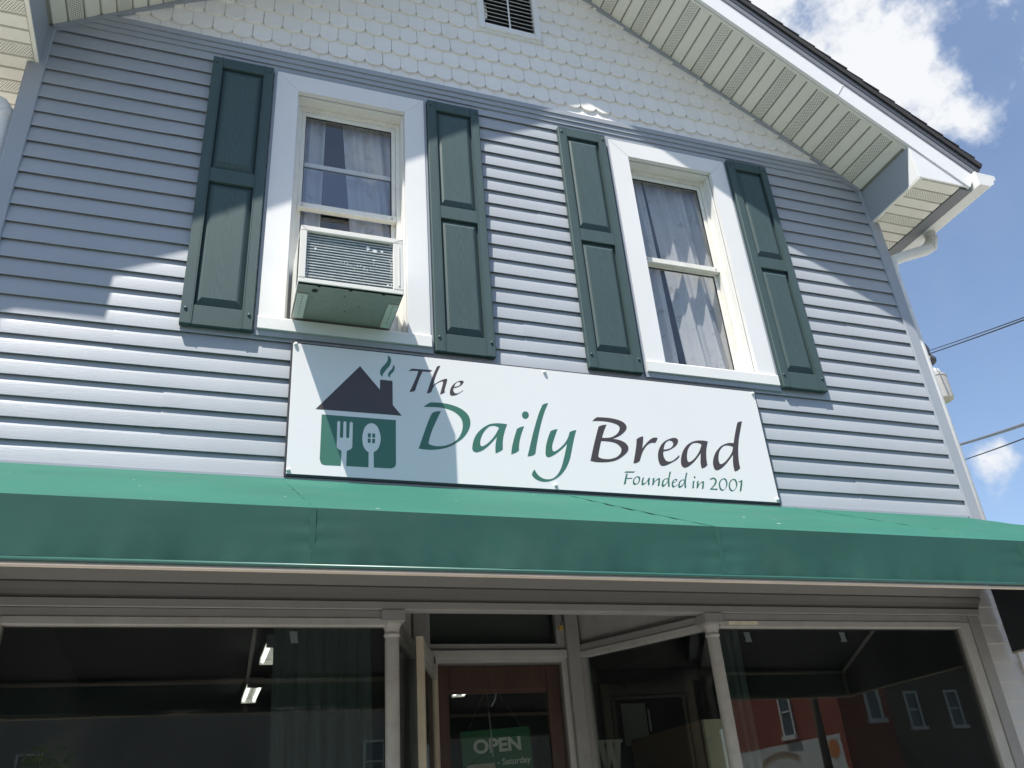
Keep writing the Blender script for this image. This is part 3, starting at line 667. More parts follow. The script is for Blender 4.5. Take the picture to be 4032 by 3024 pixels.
GLYPHS=[
('letter_t','k',['-7660,37542! -7487,37705! -6965,37721 -6407,37734! -6488,37649 -6576,37612! -6748,37607 -6924,37599! -7102,37170 -7250,36723 -7332,36458! -7410,36399 -7628,36334! -7401,36878 -7238,37294 -7147,37597! -7404,37580']),
('letter_h','k',['-6742,36343! -6427,37314 -6257,37736 -6154,37978! -6073,38023 -5969,38053! -6132,37680 -6270,37296 -6394,36848! -6200,37025 -5927,37211 -5718,37308 -5647,37294 -5642,37207 -5733,36884 -5797,36652 -5800,36565 -5770,36534! -5907,36425 -6050,36359! -5961,36686 -5870,37026 -5867,37113 -5913,37138 -6074,37056 -6267,36914 -6390,36728 -6499,36450! -6594,36389']),
('letter_e','k',['-5309,36821! -5180,36846 -5018,36924 -4851,37065 -4765,37197 -4770,37267 -4857,37293 -5036,37238 -5249,37092 -5417,36882 -5505,36665 -5528,36472 -5477,36365 -5375,36359 -5183,36421 -4986,36562 -4821,36692! -4816,36740! -4952,36618 -5115,36523 -5242,36519 -5318,36597 -5337,36699', '-5290,36882! -5220,37043 -5135,37148 -5037,37197 -4958,37176 -4946,37090 -4999,36996 -5113,36928']),
('letter_d','g',['-7224,33263! -6867,34321 -6669,34868 -6504,35252! -6303,35372 -6028,35420! -6233,34974 -6455,34466 -6632,33968 -6712,33636 -6705,33550! -6504,33479 -6241,33467 -5872,33529 -5496,33711 -5217,33952 -5037,34254 -4938,34574 -4934,34889 -5036,35173 -5279,35400 -5589,35541 -5963,35608 -6379,35609 -6928,35565! -6770,35712 -6569,35856! -6162,35885 -5639,35856 -5180,35740 -4828,35556 -4587,35282 -4515,34948 -4554,34675 -4697,34349 -4943,34018 -5289,33727 -5627,33504 -6042,33342 -6552,33250 -6954,33241']),
('letter_a','g',['-3282,33300! -3269,33643 -3216,33958 -3144,34232! -3388,33944 -3638,33680 -3928,33438 -4187,33309 -4375,33295 -4484,33418 -4472,33638 -4381,33976 -4193,34325 -3899,34641 -3542,34887 -3234,34978 -2951,35007 -2734,35003 -2541,34986! -2671,34678 -2798,34260 -2857,33942 -2881,33551! -3017,33441', '-2994,34753! -3179,34828 -3352,34829 -3550,34750 -3756,34541 -3920,34280 -4033,33981 -4059,33780 -4030,33661 -3957,33645 -3761,33748 -3513,33979 -3258,34290 -3089,34575']),
('letter_i','g',['-2451,33313! -2377,33718 -2221,34239 -2028,34771! -1849,34878 -1622,34959! -1825,34453 -1946,34051 -2000,33747 -2008,33568! -2199,33420']),
('letter_dot','g',['-1300,35628 -1351,35496 -1453,35409 -1570,35398 -1659,35468 -1684,35593 -1637,35728 -1535,35816 -1417,35827 -1328,35757']),
('letter_l','g',['-1577,33259! -1169,34568 -768,35686 -484,36297! -338,36391 -134,36449! -422,35844 -709,35038 -973,34128 -1139,33439! -1310,33323']),
('letter_y','g',['-170,34790! -5,34882 239,34958! 8,34420 -136,34043 -172,33828 -143,33679 -41,33662 215,33827 552,34158 788,34515 916,34835! 1094,34928 1317,34994! 1138,34512 944,33883 756,33293 488,32767 147,32360 -264,32071 -714,31933 -1058,31964 -1305,32093 -1420,32259 -1378,32407 -1261,32575! -1139,32335 -925,32146 -642,32076 -316,32141 -27,32378 222,32778 431,33330 590,33825 696,34154! 430,33874 69,33574 -280,33353 -462,33301 -558,33378 -567,33587 -480,34016 -315,34486']),
('letter_b','k',['1911,33265! 2172,34043 2408,34694 2641,35304! 2860,35406 3139,35469! 2946,35098 2759,34659! 3016,34672 3334,34744 3643,34924 3830,35146 3893,35360 3803,35496 3581,35581 3227,35641 2763,35647 2323,35605! 2470,35756 2638,35868! 3105,35887 3570,35868 3976,35786 4242,35639 4328,35424 4230,35206 3957,34950 3644,34756 3372,34650! 3702,34620 4023,34517 4205,34352 4244,34151 4143,33940 3874,33693 3479,33438 3054,33296 2567,33229 2191,33223', '2681,34456! 2557,34097 2424,33661 2401,33523! 2548,33459 2795,33432 3102,33461 3450,33586 3712,33807 3807,34016 3790,34167 3612,34357 3318,34448 2937,34469']),
('letter_r','k',['4404,33291! 4602,33898 4741,34369 4817,34736! 5017,34868 5254,34948! 5186,34610 5069,34214! 5324,34491 5636,34776 5871,34912 6035,34931 6126,34920! 6027,34729 5903,34594! 5739,34602 5511,34506 5263,34280 5023,33929 4804,33457! 4618,33343']),
('letter_e','k',['6350,34136! 6659,34219 6984,34387 7238,34589 7360,34783 7371,34942 7234,35010 7011,34979 6661,34832 6319,34570 6066,34187 5960,33845 5950,33513 6021,33315 6144,33268 6392,33328 6772,33520 7072,33695 7280,33877! 7289,33994! 7064,33797 6818,33626 6593,33558 6414,33597 6325,33769 6308,33974', '6370,34249! 6468,34503 6610,34697 6792,34811 6952,34803 7038,34678 6981,34517 6821,34374 6590,34284']),
('letter_a','k',['8543,33281! 8540,33589 8600,33907 8672,34208! 8407,33914 8107,33621 7773,33370 7513,33259 7352,33320 7308,33523 7393,33883 7572,34252 7856,34591 8188,34819 8524,34946 8846,34989 9092,34987 9278,34959! 9141,34626 9040,34299 8976,33934 8952,33660 8955,33513! 8758,33364', '8830,34745! 8674,34804 8497,34811 8288,34763 8080,34608 7900,34361 7791,34079 7746,33846 7755,33669 7833,33618 8012,33698 8275,33915 8534,34219 8695,34464']),
('letter_d','k',['10619,33245! 10618,33586 10668,33929 10749,34266! 10479,33979 10132,33637 9779,33360 9485,33236 9349,33331 9327,33623 9445,33989 9683,34368 10052,34718 10438,34921 10752,34989 10960,34995! 11085,35344 11298,35869 11490,36299! 11628,36389 11840,36437! 11603,35873 11382,35324 11217,34808 11106,34324 11037,33827 11036,33477! 10853,33327', '10858,34748! 10686,34800 10482,34810 10265,34756 10047,34589 9868,34339 9766,34055 9733,33820 9767,33664 9862,33639 10092,33761 10374,34014 10617,34288 10754,34492']),
('letter_f','g',['3779,32725! 3887,32808! 4433,32836! 4343,32765!']),
('letter_f','g',['3653,32052! 3745,32320 3816,32508 3873,32655! 3983,32696! 3929,32566 3884,32442! 4050,32448 4243,32460! 4166,32410! 4007,32395 3857,32380! 3783,32113! 3717,32076']),
('letter_o','g',['4200,32180 4241,32334 4350,32475 4504,32564 4610,32571 4671,32512 4649,32376 4574,32237 4452,32129 4305,32073 4213,32098', '4295,32237 4308,32338 4381,32452 4479,32517 4547,32505 4570,32405 4547,32286 4478,32181 4385,32145 4320,32171']),
('letter_u','g',['4924,32554! 4856,32406 4816,32269 4830,32194 4903,32215 5025,32315 5125,32440 5163,32510! 5267,32550! 5212,32377 5186,32275 5196,32174! 5075,32083! 5080,32217 5105,32371! 4955,32210 4835,32119 4722,32070 4696,32127 4716,32246 4764,32383 4826,32497!']),
('letter_n','g',['5304,32088! 5358,32251 5390,32389 5403,32483! 5536,32567! 5504,32430 5476,32318! 5590,32418 5732,32520 5845,32553 5858,32503 5821,32364 5753,32123! 5636,32066! 5699,32272 5743,32428 5722,32460 5623,32403 5489,32293 5433,32172!']),
('letter_d','g',['6267,32061! 6276,32240 6300,32377! 6161,32216 6013,32088 5918,32054 5884,32114 5905,32234 5977,32391 6105,32510 6241,32564 6357,32565! 6429,32761 6498,32947! 6602,32988! 6511,32767 6433,32556 6393,32366 6373,32127!', '6329,32507! 6233,32523 6137,32486 6043,32361 6004,32240 6028,32174 6127,32231 6260,32375']),
('letter_e','g',['6610,32325! 6725,32361 6851,32454 6902,32534 6854,32569 6740,32541 6617,32456 6521,32306 6493,32151 6528,32068 6620,32082 6760,32158 6874,32242! 6869,32262! 6765,32184 6667,32141 6610,32175 6599,32259', '6627,32363! 6679,32452 6752,32508 6815,32503 6814,32452 6730,32387']),
('letter_d','g',['7264,32064! 7264,32197 7293,32370! 7120,32154 6921,32058 6879,32123 6902,32244 6973,32384 7095,32503 7232,32555 7356,32563! 7431,32766 7504,32952! 7601,32981! 7498,32735 7418,32489 7381,32315 7365,32109!', '7322,32500! 7225,32517 7126,32471 7031,32354 6990,32232 7014,32165 7093,32204 7226,32332']),
('letter_i','g',['7720,32065! 7770,32253 7829,32480! 7952,32543! 7890,32381 7853,32241 7846,32129!']),
('letter_dot','g',['8051,32745 8025,32698 7985,32675 7952,32693 7946,32738 7971,32786 8012,32808 8043,32791']),
('letter_n','g',['7972,32073! 8026,32234 8056,32356 8073,32469! 8207,32559! 8172,32432 8142,32301! 8260,32412 8409,32507 8518,32543 8522,32471 8476,32296 8422,32120! 8303,32062! 8354,32219 8408,32412 8380,32454 8296,32405 8182,32295 8098,32153!']),
('number_two','g',['8897,32624! 8970,32707 9078,32775 9194,32795 9298,32754 9349,32661 9330,32555 9243,32411 9104,32281 8956,32152! 9130,32141 9312,32164! 9245,32069! 9005,32077 8781,32069! 8961,32221 9126,32387 9222,32531 9235,32637 9175,32703 9081,32700 8978,32655']),
('number_zero','g',['9425,32387 9475,32529 9601,32677 9754,32774 9909,32793 9987,32719 10009,32562 9964,32402 9843,32239 9702,32109 9577,32053 9486,32062 9418,32179', '9518,32428 9564,32552 9654,32663 9763,32731 9853,32710 9906,32608 9905,32451 9845,32291 9751,32164 9648,32120 9562,32153 9512,32271']),
('number_zero','g',['10046,32390 10120,32552 10248,32700 10400,32783 10554,32789 10626,32688 10634,32530 10572,32369 10439,32204 10300,32092 10158,32049 10060,32112 10030,32232', '10140,32430 10193,32556 10279,32667 10388,32730 10479,32714 10528,32594 10526,32436 10465,32275 10352,32156 10249,32115 10167,32171 10128,32290']),
('number_one','g',['10671,32056! 10754,32292 10829,32507 10866,32650! 10733,32616! 10720,32641! 10880,32713 11016,32787! 10957,32568 10878,32335 10790,32120!']),
('logo_roof','k',['-12209,34948! -10122,37544! -9120,36318! -9113,36891! -8483,36885! -8480,35526! -8037,34972!']),
('logo_smoke','g',['-8717,38344! -8592,38237 -8546,38040 -8614,37764 -8791,37499 -8947,37260 -8997,37057! -9082,37157 -9113,37330 -9043,37558 -8868,37801 -8730,38041']),
('logo_smoke','g',['-8449,37814! -8379,37746 -8368,37592 -8440,37406 -8578,37235 -8618,37046! -8695,37134 -8706,37265 -8616,37430 -8478,37623']),
('logo_house','g',['-11913,34690! -8334,34706! -8346,32386! -8403,32224 -8587,32125! -9409,32117! -9420,32896! -9211,33100 -9100,33450 -9093,33815 -9213,34214 -9362,34386 -9530,34433 -9715,34355 -9862,34158 -9950,33826 -9965,33502 -9908,33186 -9796,32995 -9657,32886! -9663,32111! -10702,32106! -10692,32880! -10539,32959 -10450,33064 -10434,33205! -10427,34354! -10464,34412 -10508,34421 -10556,34392 -10580,34320! -10593,33611! -10621,33561 -10661,33542 -10712,33562 -10731,33608! -10738,34368! -10764,34414 -10808,34423 -10855,34398 -10879,34335! -10879,33608! -10899,33558 -10953,33538 -11011,33557 -11030,33616! -11029,34350! -11055,34401 -11103,34417 -11149,34388 -11170,34321! -11170,33127! -11149,33019 -11058,32931 -10942,32869! -10950,32101! -11689,32088! -11848,32150 -11932,32367!']),
('logo_window','g',['-9701,33879! -9557,33887! -9563,33663! -9703,33660!']),
('logo_window','g',['-9490,33884! -9349,33892! -9352,33672! -9489,33669!']),
('logo_window','g',['-9702,33603! -9563,33607! -9565,33385! -9704,33382!']),
('logo_window','g',['-9489,33605! -9352,33608! -9359,33381! -9491,33383!'])
]

for nm, c, cs in GLYPHS:
    cons = [contour(k) for k in cs]
    flat = [p for k in cons for p in k]
    tris = tessellate_polygon([[Vector((p[0],p[1],0)) for p in k] for k in cons])
    MB().add([(-1.649+(p[0]+1.649)*0.9965,-0.0546,1.6+(p[1]-1.6)*0.9965) for p in flat], [tuple(t) for t in tris]).build(nm, 'ink_brown' if c == 'k' else 'ink_green', sg)
for x, z in ((-1.329,3.841),(-0.017,3.831),(1.301,3.835),(-1.332,3.172),(-0.019,3.176),(1.302,3.172)):
    MB().tube([(-1.642+(x+1.642)*0.9965,-0.053,1.6+(z-1.6)*0.9965),(-1.642+(x+1.642)*0.9965,-0.062,1.6+(z-1.6)*0.9965),(-1.642+(x+1.642)*0.9965,-0.065,1.6+(z-1.6)*0.9965)], [0.0095,0.0095,0.006], 12).build('screw_cap', 'cap_white', sg, True)

# ------------------------------------------------------------------ awning
aw = empty('awning', (0,0,2.35)); aw_z = 2.35
tag(aw, 'green fabric awning with plain valance over the shopfront', 'awning')
AY, AZ, TZ = -1.30, 2.522, 3.136; AX = 2.652
XS = [-AX,-1.362,0.016,1.404,AX]
def aobj(mb, nm, m, par=None, sm=False):
    o = mb.build(nm, m, par or aw, sm); 
    if par is None: o.location.z = -aw_z
    return o
def canopy_mesh(x0, x1):
    nx, ny = 60, 24; vs_ = []; fs = []
    for j in range(ny+1):
        for i in range(nx+1):
            u, v = i/nx, j/ny
            sag = 0.010*math.sin(math.pi*v)*math.sin(math.pi*u)+0.004*math.sin(7*u+3*v+x0*5)*math.sin(math.pi*v)
            for e_ in (u, 1-u): sag += 0.0022*math.exp(-e_*11)*math.sin(46*v+9*e_+x0*3)*math.sin(math.pi*v)
            sag += 0.0012*math.sin(31*u+x0)*math.exp(-v*7)*(1 if v > 0 else 0)
            vs_.append((x0+(x1-x0)*u, -0.028+(AY+0.028)*v, TZ+(AZ-TZ)*v-sag))
    for j in range(ny):
        for i in range(nx): a = j*(nx+1)+i; fs.append((a,a+1,a+nx+2,a+nx+1))
    n0 = len(vs_); vs_ += [(x,y,z-0.003) for x,y,z in vs_]
    fs += [tuple(reversed([q+n0 for q in f])) for f in fs[:]]
    return MB().add(vs_, fs)
def val_mesh(x0, x1):
    nx, nz = 70, 12; vs_ = []; fs = []
    for j in range(nz+1):
        for i in range(nx+1):
            u, v = i/nx, j/nz; x = x0+(x1-x0)*u
            vs_.append((x, AY-0.0015-0.0025*math.sin(9*x+1.3*v)*v-0.002*math.sin(23*x)*v*v-0.0016*(math.exp(-u*16)+math.exp(-(1-u)*16))*math.sin(19*v+5*u)*math.sin(math.pi*v)-0.0012*math.sin(61*x+3*v)*v**3, AZ+0.0012-(AZ+0.0012-2.353)*v))
    for j in range(nz):
        for i in range(nx): a = j*(nx+1)+i; fs.append((a,a+nx+1,a+nx+2,a+1))
    n0 = len(vs_); vs_ += [(x,y+0.003,z) for x,y,z in vs_]
    fs += [tuple(reversed([q+n0 for q in f])) for f in fs[:]]
    return MB().add(vs_, fs)
for i in range(4):
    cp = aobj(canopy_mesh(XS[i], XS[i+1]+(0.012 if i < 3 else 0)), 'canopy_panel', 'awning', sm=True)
    cp.location.z += 0.0016*((i+1) % 2); cp.data.materials.append(MATS['canopy_back'])
    for f_ in cp.data.polygons:
        if max(cp.data.vertices[q].index for q in f_.vertices) >= len(cp.data.vertices)//2: f_.material_index = 1
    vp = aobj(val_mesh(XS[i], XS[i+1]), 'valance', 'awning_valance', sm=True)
for i in range(1,4):
    x = XS[i]
    aobj(MB().tube([(x+0.006,-0.03+(AY+0.03)*t,TZ+0.001+(AZ-TZ)*t-0.002*math.sin(math.pi*t)) for t in [k/8 for k in range(9)]], 0.0010, 6), 'canopy_seam', 'awning', sm=True)
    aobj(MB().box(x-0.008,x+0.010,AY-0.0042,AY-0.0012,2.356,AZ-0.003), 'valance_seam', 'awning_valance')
aobj(MB().tube([(-AX,AY-0.003,2.346),(0,AY-0.003,2.346),(AX,AY-0.003,2.346)], 0.0062, 10), 'piping', 'awning_piping', sm=True)
aobj(MB().tube([(-AX,AY+0.002,2.3325),(0,AY+0.002,2.3325),(AX,AY+0.002,2.3325)], 0.0068, 12), 'front_pipe', 'awning_pipe', sm=True)
for s in (-1,1):
    a, b = sorted((s*AX, s*(AX-0.004)))
    aobj(MB().prism([(-0.03,TZ-0.004),(AY,AZ-0.004),(AY,2.345),(-0.03,2.345)], a, b, 'x'), 'end_panel', 'awning_end_dark')
    aobj(MB().tube([(s*AX,-0.03,2.342),(s*AX,AY,2.342)], 0.007, 8), 'end_hem', 'awning_pipe', sm=True)
for x in (-2.6,-1.37,0.01,1.40,2.6):
    aobj(MB().tube([(x,-0.03,TZ-0.035),(x,AY+0.02,AZ-0.03)], 0.011, 8), 'rafter', 'rafter_paint', sm=True)
    aobj(MB().tube([(x,AY+0.02,AZ-0.03),(x,AY+0.02,2.335)], 0.010, 8), 'strut', 'awning_pipe', sm=True)
aobj(MB().tube([(-AX,AY+0.02,AZ-0.03),(AX,AY+0.02,AZ-0.03)], 0.011, 8), 'nose_bar', 'awning_pipe', sm=True)
aobj(MB().box(-AX,AX,-0.04,-0.0165,TZ-0.03,TZ+0.006), 'wall_batten', 'trim_blue')
# pale specks and scuffs lying on the cloth
sp = MB()
for k in range(38):
    x = random.uniform(-2.4,2.5); v = random.uniform(0.05,0.98); u = random.uniform(0.0012,0.0036)*(2.0 if random.random() < 0.12 else 1); y = -0.028+(AY+0.028)*v; z = TZ+(AZ-TZ)*v+0.0015
    dy = u*random.uniform(0.6,1.3); sl = (AZ-TZ)/(AY+0.028)
    n = 6; base = [(x+u*1.4*math.cos(2*math.pi*q/n)*random.uniform(0.6,1.1), dy*math.sin(2*math.pi*q/n)*random.uniform(0.6,1.1)) for q in range(n)]
    sp.add([(px,y+py,z+py*sl) for px, py in base], [tuple(range(n))])
o = aobj(sp, 'bird_specks', 'awning_speck'); tag(o, kind='stuff')

# ------------------------------------------------------------------ shopfront under the awning
def SB(nm, m, *a, bev=0.0, par=None): return BX(nm, m, par or house, *a, bev=bev)
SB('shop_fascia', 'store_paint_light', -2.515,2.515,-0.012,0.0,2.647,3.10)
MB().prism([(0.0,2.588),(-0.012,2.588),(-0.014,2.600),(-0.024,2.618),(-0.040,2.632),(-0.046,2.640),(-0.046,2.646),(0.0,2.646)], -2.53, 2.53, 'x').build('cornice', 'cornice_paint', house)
MB().prism([(-0.0125,2.6475),(-0.046,2.6475),(-0.185,2.752),(-0.185,2.768),(-0.0125,2.70)], -2.515, 2.515, 'x').build('bounce_board', 'store_dark', house)  # added board, tilted downward so the fascia zone picks up ground bounce
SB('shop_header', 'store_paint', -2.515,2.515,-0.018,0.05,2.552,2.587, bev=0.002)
GX = [(-2.36,-0.885),(0.812,2.352)]
for (a, b), (ha, hb) in zip(GX, ((-2.432,-0.805),(0.735,2.428))):
    fr = MB().box(ha,hb,-0.008,0.05,2.5165,2.5505,bev=0.002).build('shop_window', 'store_paint', house)
    SB('head_bead', 'store_paint_light', a-0.005,b+0.005,-0.012,0.035,2.482,2.5160, bev=0.003, par=fr)
    oz = 0.62
    SB('pane', 'pane_store', a-0.003,b+0.003,0.020,0.026,oz,2.484, par=fr)
    SB('sill', 'store_paint', a-0.02,b+0.02,-0.05,0.05,0.54,0.62, par=fr)
    SB('bulkhead', 'store_paint', a-0.02,b+0.02,0.0,0.04,0.0,0.539, par=fr)
    ex = a if a < 0 else b
    s = -1 if a < 0 else 1
    p, q = sorted((ex, ex+s*0.076)); SB('side_bead', 'store_paint_light', p+0.0005,q-0.0005,-0.010,0.04,0.0,2.5155, bev=0.004, par=fr)
    p, q = sorted((ex+s*0.0765, ex+s*0.152)); SB('side_casing', 'store_paint', p,q,-0.016,0.04,0.0,2.5875, bev=0.003, par=fr)
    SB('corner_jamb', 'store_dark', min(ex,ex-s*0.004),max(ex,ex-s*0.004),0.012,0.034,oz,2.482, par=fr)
SB('putty_patch', 'putty', 0.86,1.03,-0.0135,-0.0121,2.494,2.512)
for i in range(26):
    z = 0.05+0.1021*i
    for s in (-1,1):
        a, b = sorted((s*2.506, s*2.765))
        MB().prism([(0.012,z),(-0.012,z),(-0.004,z+0.1035),(0.012,z+0.1035)], a, b, 'x').build('clapboard', 'old_siding', house)
for s in (-1,1):
    a, b = sorted((s*2.700, s*2.775)); SB('lower_corner_board', 'old_siding', a,b,-0.022,0.11,0.0,3.10)
# turned columns at the entry
for x in (-0.846, 0.774):
    c = MB().lathe([(0.031,0.05),(0.031,2.415),(0.030,2.436),(0.034,2.440),(0.0365,2.447),(0.034,2.454),(0.031,2.457),(0.033,2.470),(0.040,2.487),(0.043,2.494),(0.043,2.500)], x, 0.022, 24).build('entry_column', 'store_paint_light', house)
    smooth_angle(c, 40)
    SB('abacus', 'store_paint', x-0.052,x+0.052,-0.022,0.066,2.5005,2.5515, bev=0.002, par=c)
    SB('plinth', 'store_paint', x-0.05,x+0.05,-0.02,0.064,0.0,0.0495, par=c)
# splayed display windows leading to the door
DY = 0.75
def splay(s, A, B):
    A = Vector((A[0],A[1],0)); B = Vector((B[0],B[1],0)); d = (B-A); L_ = d.length; d.normalize(); nrm = Vector((-d.y,d.x,0))
    if nrm.x*s > 0: nrm = -nrm          # towards the entry
    def bar(nm, m, t0, t1, o0, o1, z0, z1, par=None, bev=0.0):
        mb = MB().box(t0,t1,o0,o1,z0,z1,bev=bev)
        mb.v = [tuple(A+d*v[0]+nrm*v[1]+Vector((0,0,v[2]))) for v in mb.v]
        return mb.build(nm, m, par or house)
    fr = bar('display_window', 'store_paint', 0.03, L_, -0.03, 0.022, 2.518, 2.556, bev=0.002)
    bar('top_bead', 'store_paint_light', 0.03, L_, -0.02, 0.030, 2.482, 2.5175, fr, 0.003)
    bar('pane', 'pane_store', 0.03, L_-0.03, -0.004, 0.002, 0.62, 2.484, fr)
    bar('inner_post', 'store_paint', L_-0.045, L_, -0.02, 0.03, 0.0, 2.4815, fr, 0.003)
    bar('panel_above', 'store_paint_light', 0.0, L_, -0.03, -0.012, 2.5565, 3.0, fr)
    bar('panel_groove', 'store_dark', 0.0, L_, -0.0118, 0.006, 2.5568, 2.572, fr)
    bar('bulkhead', 'store_paint', 0.02, L_, -0.02, 0.02, 0.0, 0.60, fr)
    bar('sill', 'store_paint', 0.02, L_, -0.03, 0.03, 0.6005, 0.62, fr)
splay(1, (0.790,0.045), (0.372,DY+0.0)); splay(-1, (-0.862,0.045), (-0.570,DY))
# door wall
SB('door_post', 'store_paint', 0.286,0.365,DY-0.03,DY+0.07,0.0,3.0, bev=0.004); SB('door_post', 'store_paint', -0.585,-0.512,DY-0.03,DY+0.07,0.0,3.0, bev=0.004)
SB('transom_bar', 'store_paint_light', -0.5115,0.2855,DY-0.02,DY+0.06,2.487,2.532, bev=0.004)
tr = MB(); tr.box(-0.5115,-0.486,DY,DY+0.04,2.5325,3.0); tr.box(0.2385,0.2855,DY,DY+0.04,2.5325,3.0); tr.box(-0.4855,0.238,DY,DY+0.04,2.5325,2.566)
to = tr.build('transom_window', 'store_paint', house)
SB('pane', 'pane_store', -0.487,0.240,DY+0.02,DY+0.025,2.56,2.98, par=to)
SB('transom_shade', 'store_dark', -0.487,0.240,DY+0.10,DY+0.104,2.56,2.98, par=to)
SB('entry_ceiling', 'store_paint', -0.9,0.85,0.06,DY+0.08,2.96,3.02)
SB('entry_step', 'concrete', -0.85,0.78,0.0,DY+0.1,0.0,0.06)
df = MB(); df.box(-0.5115,-0.468,DY+0.0,DY+0.05,0.06,2.4865); df.box(0.2525,0.2855,DY+0.0,DY+0.05,0.06,2.4865); df.box(-0.4675,0.252,DY,DY+0.05,2.468,2.4865)
df.build('door_frame', 'store_paint_light', house)
st = MB(); st.box(-0.4675,-0.462,DY+0.012,DY+0.05,0.06,2.4675); st.box(0.246,0.252,DY+0.012,DY+0.05,0.06,2.4675); st.box(-0.4615,0.2455,DY+0.012,DY+0.05,2.460,2.4675); st.build('door_stop', 'store_dark', house)
dy0, dy1 = DY+0.035, DY+0.075
dr = MB().box(-0.4605,-0.385,dy0,dy1,0.07,2.458,bev=0.002).build('shop_door', 'door_wood', house)
SB('stile', 'door_wood', 0.168,0.2445,dy0,dy1,0.07,2.458, bev=0.002, par=dr)
SB('top_rail', 'door_wood', -0.3845,0.1675,dy0+0.001,dy1-0.001,2.335,2.458, bev=0.002, par=dr)
SB('bottom_rail', 'door_wood', -0.3845,0.1675,dy0+0.001,dy1-0.001,0.07,0.75, bev=0.002, par=dr)
SB('glazing_bead', 'door_wood', -0.3845,0.1675,dy0+0.008,dy0+0.020,2.318,2.3345, par=dr)
SB('pane', 'pane_store', -0.386,0.169,dy0+0.014,dy0+0.018,0.75,2.336, par=dr)
MB().tube([(0.205,dy0-0.05,1.12),(0.205,dy0-0.05,1.0)], 0.012, 10).build('door_handle', 'brass', dr, True)
# storm door swung open against the left display window
Hh = Vector((-0.474,0.712,0)); Tt = Vector((-0.697,0.128,0)); dv = (Tt-Hh); LW = dv.length; dv.normalize(); nv = Vector((dv.y,-dv.x,0))
if nv.x < 0: nv = -nv
def sd(nm, m, t0, t1, o0, o1, z0, z1, par=None, bev=0.0):
    mb = MB().box(t0,t1,o0,o1,z0,z1,bev=bev); mb.v = [tuple(Hh+dv*v[0]+nv*v[1]+Vector((0,0,v[2]))) for v in mb.v]
    return mb.build(nm, m, par or house)
sdo = sd('storm_door', 'screen_tan', LW-0.055, LW, -0.016, 0.016, 0.08, 2.470, bev=0.002)
sd('hinge_stile', 'screen_tan', 0.0, 0.05, -0.014, 0.014, 0.08, 2.468, sdo, 0.002)
sd('top_rail', 'screen_grey', 0.0505, LW-0.0555, -0.014, 0.014, 2.392, 2.468, sdo, 0.002)
sd('bottom_rail', 'screen_grey', 0.0505, LW-0.0555, -0.014, 0.014, 0.08, 0.7, sdo, 0.002)
sd('insert_frame', 'screen_grey', 0.0505, LW-0.0555, -0.008, 0.010, 2.366, 2.3845, sdo)
sd('insert_side', 'screen_tan', 0.064, 0.080, -0.008, 0.010, 0.72, 2.3655, sdo); sd('insert_side', 'screen_tan', LW-0.085, LW-0.068, -0.008, 0.010, 0.72, 2.3655, sdo)
sd('pane', 'pane_store', 0.0505, LW-0.0555, -0.001, 0.002, 0.70, 2.366, sdo)
sd('closer_bracket', 'iron', 0.14, 0.17, 0.0142, 0.020, 2.43, 2.46, sdo)
# brass catch and chain by the transom
ck = empty('transom_latch', (0.255,DY-0.035,2.66)); tag(ck, 'small brass transom latch hanging above the right side of the door', 'latch')
MB().box(-0.012,0.012,-0.006,0.006,-0.03,-0.002,bev=0.002).build('latch_plate', 'brass', ck); MB().tube([(0,-0.006,0.0),(0.012,-0.010,0.03),(0.006,-0.006,0.075)], 0.005, 8).build('latch_arm', 'iron', ck, True); MB().tube([(-0.02,-0.004,0.075),(0.02,-0.004,0.085)], 0.006, 8).build('latch_pivot', 'iron', ck, True)
hk = empty('hanging_hook', (-0.05,-0.022,2.70)); tag(hk, 'small pale hook hanging under the awning above the door', 'hook')
MB().tube([(0,0,0.03),(0.002,-0.004,0.0),(0,-0.006,-0.025)], [0.003,0.005,0.010], 8).build('hook_shank', 'clip', hk, True); MB().lathe([(0.003,-0.052),(0.011,-0.045),(0.012,-0.035),(0.006,-0.024)], 0.0, -0.006, 12).build('hook_knob', 'clip', hk, True)

# ------------------------------------------------------------------ shop interior
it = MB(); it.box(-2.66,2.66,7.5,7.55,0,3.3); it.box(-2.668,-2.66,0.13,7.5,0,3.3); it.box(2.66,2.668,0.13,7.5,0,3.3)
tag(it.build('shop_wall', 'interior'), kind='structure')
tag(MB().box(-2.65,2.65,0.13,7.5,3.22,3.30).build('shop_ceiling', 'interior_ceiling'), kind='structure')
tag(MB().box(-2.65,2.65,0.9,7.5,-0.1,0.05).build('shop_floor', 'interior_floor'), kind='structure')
def fixture(cx, y0, lbl, ln=1.2):
    f_ = empty('ceiling_light', (cx,y0,3.19)); tag(f_, lbl, 'ceiling light', 'strip lights on the shop ceiling')
    MB().box(-0.075,0.075,0,ln,-0.035,0.025).build('housing', 'fixture', f_)
    for dx in (-0.052,0.052): MB().tube([(dx,0.03,-0.052),(dx,ln-0.03,-0.052)], 0.0140, 10).build('tube', 'tube_light', f_, True)
    for yy in (0.0,ln): MB().box(-0.075,0.075,yy-0.006,yy+0.006,-0.075,-0.034).build('end_plate', 'fixture', f_)
fixture(-1.08, 5.20, 'lit twin tube light seen through the left shop window', 0.92)
fixture(-1.055, 3.42, 'lit tube light half hidden by dark curtain in left shop window', 0.68)
fixture(1.19, 5.13, 'lit strip light seen at the top of the door glass', 0.92)
